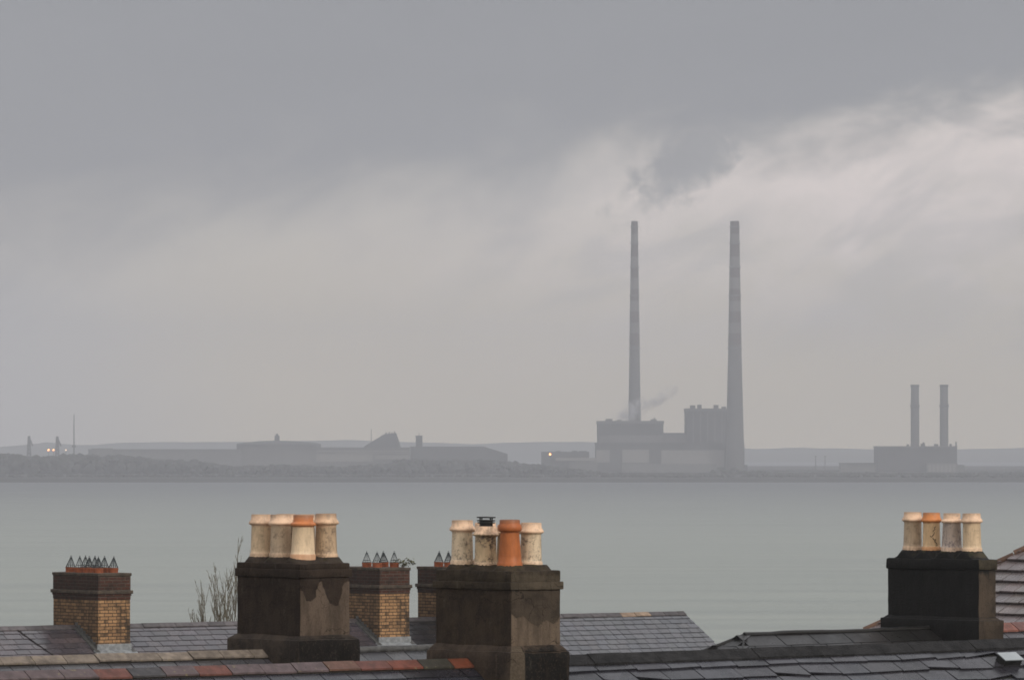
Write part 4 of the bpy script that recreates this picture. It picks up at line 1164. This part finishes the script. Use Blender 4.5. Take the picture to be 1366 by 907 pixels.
# ------------------------------------------------------------------ steam at the foot of the chimney
m = bpy.data.materials.new('steam'); m.use_nodes = True; nt = m.node_tree; nt.nodes.clear(); g = N(nt)
out = g.new('ShaderNodeOutputMaterial'); pv = g.new('ShaderNodeVolumePrincipled'); tc = g.new('ShaderNodeTexCoord')
nz = g.noise(tc.outputs['Object'], .11, 4, .6, .6)
gen = g.new('ShaderNodeVectorMath', operation='SUBTRACT'); g.link(tc.outputs['Generated'], gen.inputs[0]); gen.inputs[1].default_value = (.5, .5, .5)
ln = g.new('ShaderNodeVectorMath', operation='LENGTH'); g.link(gen.outputs[0], ln.inputs[0])
fall = g.ss(ln.outputs['Value'], .5, .12)
g.put(pv.inputs['Density'], g.m('MULTIPLY', g.m('MULTIPLY', g.ss(nz, .42, .66), fall), .30))
pv.inputs['Color'].default_value = (.62, .62, .65, 1)
g.link(pv.outputs[0], out.inputs['Volume'])
M['steam'] = m
def puff(label, px, py, Y, rx, rz, rot, ):
    mb = MB(); mb.lathe([(.05, -1), (.5, -.87), (.87, -.5), (1, 0), (.87, .5), (.5, .87), (.05, 1)], n=16)
    o = mb.build('steam', M['steam'], smooth=True)
    for v in o.data.vertices: v.co = Vector((v.co.x * rx, v.co.y * rz * 1.1, v.co.z * rz))
    o.location = P(px, py, Y); o.rotation_euler = (0, -rot, 0)
    tag(o, label, 'steam', kind='stuff')
puff('pale steam drifting off the roof at the foot of the tall chimney', 842, 548, 4530.0, 19, 10, R(28))
puff('thin smoke trailing upward between the two tall chimneys', 881, 531, 4530.0, 21, 6.5, R(30))

# ------------------------------------------------------------------ haze
HZ = MB(); HZ.box(-4000, 4000, -400, 9500, -3.8, 226)
m = bpy.data.materials.new('haze'); m.use_nodes = True; nt = m.node_tree; nt.nodes.clear(); g = N(nt)
out = g.new('ShaderNodeOutputMaterial'); pv = g.new('ShaderNodeVolumePrincipled')
pv.inputs['Density'].default_value = 1.85e-4
pv.inputs['Color'].default_value = (.685, .705, .785, 1)
pv.inputs['Anisotropy'].default_value = 0.0
g.link(pv.outputs[0], out.inputs['Volume'])
hz = tag(HZ.build('haze', m), kind='stuff')

# ------------------------------------------------------------------ sky
SUN_EL, SUN_AZ = 33.0, 134.0                     # azimuth clockwise from +Y: behind the camera, to the right
w = bpy.data.worlds.new('World'); scene.world = w; w.use_nodes = True; nt = w.node_tree
bg = nt.nodes['Background']; g = N(nt)
sky = g.new('ShaderNodeTexSky', sky_type='NISHITA', sun_disc=False)
sky.sun_elevation = R(SUN_EL); sky.sun_rotation = R(SUN_AZ); sky.dust_density = 3.0
tc = g.new('ShaderNodeTexCoord'); sp = g.new('ShaderNodeSeparateXYZ'); g.link(tc.outputs['Generated'], sp.inputs[0])
X_, Y_, Z_ = sp.outputs
hor = g.m('SQRT', g.m('ADD', g.m('MULTIPLY', X_, X_), g.m('MULTIPLY', Y_, Y_)))
U = g.m('MULTIPLY', g.m('ARCTAN2', X_, Y_), 75.0)           # hundreds of photo pixels across the view axis
V = g.m('MULTIPLY', g.m('DIVIDE', Z_, g.m('MAXIMUM', hor, .02)), 75.0)
cv = g.new('ShaderNodeCombineXYZ'); g.put(cv.inputs[0], U); g.put(cv.inputs[1], V)
uv = cv.outputs[0]
nA = g.noise(g.scale(uv, (.30, .55, 1)), 1.0, 7, .56, .4)
nB = g.noise(g.scale(uv, (.8, 1.3, 1)), 1.0, 8, .6, .7)
nC = g.noise(g.scale(uv, (.16, .45, 1)), 1.0, 4, .5)
def slant(deg, sx, sy, loc=(0, 0, 0)):           # turn first, then stretch along the turned axis
    r_ = g.new('ShaderNodeMapping'); g.link(uv, r_.inputs[0]); r_.inputs['Rotation'].default_value = (0, 0, R(-deg))
    s_n = g.new('ShaderNodeMapping'); g.link(r_.outputs[0], s_n.inputs[0]); s_n.inputs['Scale'].default_value = (sx, sy, 1); s_n.inputs['Location'].default_value = loc
    return s_n.outputs[0]
nA = g.noise(slant(23, .26, .66, (3.3, 1.7, 0)), 1.0, 7, .54, .8)
A0 = g.m('SUBTRACT', nA, .5); B0 = g.m('SUBTRACT', nB, .5); C0 = g.m('SUBTRACT', nC, .5)
# ragged base of the dark deck, lifting to the right
edge = g.m('MULTIPLY_ADD', U, .115, 3.62)
dv = g.m('SUBTRACT', V, edge)
dv = g.m('ADD', dv, g.m('ADD', g.m('MULTIPLY', A0, g.m('MULTIPLY_ADD', g.ss(U, 1.0, 4.5), -1.5, 2.7)), g.m('MULTIPLY', B0, 1.25)))
deck_soft = g.ss(dv, -1.25, 1.1)
deck_hard = g.ss(dv, -.45, .60)
kr = g.ss(U, -1.0, 3.0)
deck = g.m('ADD', g.m('MULTIPLY', deck_soft, g.m('SUBTRACT', 1.0, kr)), g.m('MULTIPLY', deck_hard, kr))
# torn tongue of cloud hanging under the deck
tu = g.m('SUBTRACT', U, 2.45); tv = g.m('SUBTRACT', V, 3.95)
al = g.m('ADD', g.m('MULTIPLY', tu, .80), g.m('MULTIPLY', tv, .60)); ac = g.m('ADD', g.m('MULTIPLY', tu, -.60), g.m('MULTIPLY', tv, .80))
dist = g.m('SQRT', g.m('ADD', g.m('POWER', g.m('DIVIDE', al, 1.15), 2.0), g.m('POWER', g.m('DIVIDE', ac, .48), 2.0)))
nT = g.noise(uv, 2.6, 7, .62, .5)
tongue = g.ss(g.m('ADD', g.m('SUBTRACT', 1.0, dist), g.m('MULTIPLY', g.m('SUBTRACT', nT, .5), 1.9)), -.30, .60)
deck = g.m('MAXIMUM', deck, g.m('MULTIPLY', tongue, .88))
# bright gap under the deck, brightest to the right
gap = g.m('MULTIPLY', g.ss(dv, -3.4, -.5), g.m('SUBTRACT', 1.0, deck))
gap = g.m('MULTIPLY', gap, g.m('MULTIPLY_ADD', g.ss(U, -4.5, 6.0), .95, .05))
gap = g.m('MULTIPLY', gap, g.m('MULTIPLY_ADD', B0, 1.6, 1.0))
# soft grey veil lower down
veil = g.m('MULTIPLY', g.ss(g.m('ADD', A0, C0), .0, .25), g.m('MULTIPLY', g.ss(V, .6, 2.0), g.ss(V, 4.6, 2.6)))
K_MID = (6.1, 5.7, 5.1)
K_LOW, K_DECK, K_GAP, K_VEIL = (8.0, 6.7, 4.5), (2.75, 2.80, 3.05), (9.3, 8.2, 7.75), (3.9, 3.9, 4.0)
low = g.mix(g.ss(V, .8, 3.4), g.mix(g.ss(U, -2.5, -7.0), K_LOW, (5.9, 5.6, 5.3)), K_MID)
col = g.mix(g.m('MULTIPLY', veil, .45), low, K_VEIL)
col = g.mix(gap, col, K_GAP)
col = g.mix(deck, col, K_DECK)
col = g.mix(1.0, col, g.mix(g.m('MULTIPLY_ADD', C0, 1.2, .5, True), (.90, .90, .91), (1.10, 1.10, 1.09)), 'MULTIPLY')
# overcast dome overhead: brighter towards the zenith
zen = g.ss(Z_, .10, .65)
nZ = g.noise(tc.outputs['Generated'], 2.2, 5, .6)
col = g.mix(zen, col, g.mix(nZ, (6.0, 6.1, 6.4), (9.2, 9.2, 9.4)))
# the sky behind the camera is thinner and brighter
back = g.m('MULTIPLY', g.ss(Y_, .1, -.5), g.ss(Z_, .0, .15))
col = g.mix(back, col, (11.5, 10.9, 10.0))
# slanting grey shreds under the bright gap
nS = g.noise(slant(24, .34, 1.0, (1.3, 0, 0)), 1.0, 6, .55, .8)
shred = g.m('MULTIPLY', g.ss(nS, .47, .62), g.m('MULTIPLY', g.ss(V, .8, 2.2), g.m('MULTIPLY', g.ss(V, 4.8, 3.4), g.ss(U, -2.0, .8))))
col = g.mix(g.m('MULTIPLY', shred, g.m('MULTIPLY', .36, g.m('SUBTRACT', 1.0, zen))), col, K_VEIL)
below = g.ss(Z_, -.002, -.05)
col = g.mix(below, col, (1.6, 1.7, 1.7))
col = g.mix(.95, sky.outputs[0], col)
g.link(col, bg.inputs['Color']); bg.inputs['Strength'].default_value = .10

sun = bpy.data.lights.new('sun', 'SUN'); sun.energy = 1.5; sun.angle = R(20); sun.color = (1, .93, .83)
so = bpy.data.objects.new('sun', sun); COL.objects.link(so); so.location = (30, -40, 80)
az, el = R(SUN_AZ), R(SUN_EL)
dvec = Vector((math.sin(az) * math.cos(el), math.cos(az) * math.cos(el), math.sin(el)))
so.rotation_euler = dvec.to_track_quat('Z', 'Y').to_euler()

# ------------------------------------------------------------------ render settings
vs_ = scene.view_settings
scene.display_settings.display_device = 'sRGB'
vs_.view_transform = 'Standard'; vs_.look = 'None'; vs_.exposure = 0; vs_.gamma = 1; vs_.use_curve_mapping = False
cy = scene.cycles
cy.use_denoising = True; cy.volume_bounces = 3; cy.max_bounces = 8; cy.diffuse_bounces = 3; cy.glossy_bounces = 3; cy.transparent_max_bounces = 8
cy.sample_clamp_indirect = 6.0; cy.pixel_filter_type = 'BLACKMAN_HARRIS'; cy.filter_width = 1.7
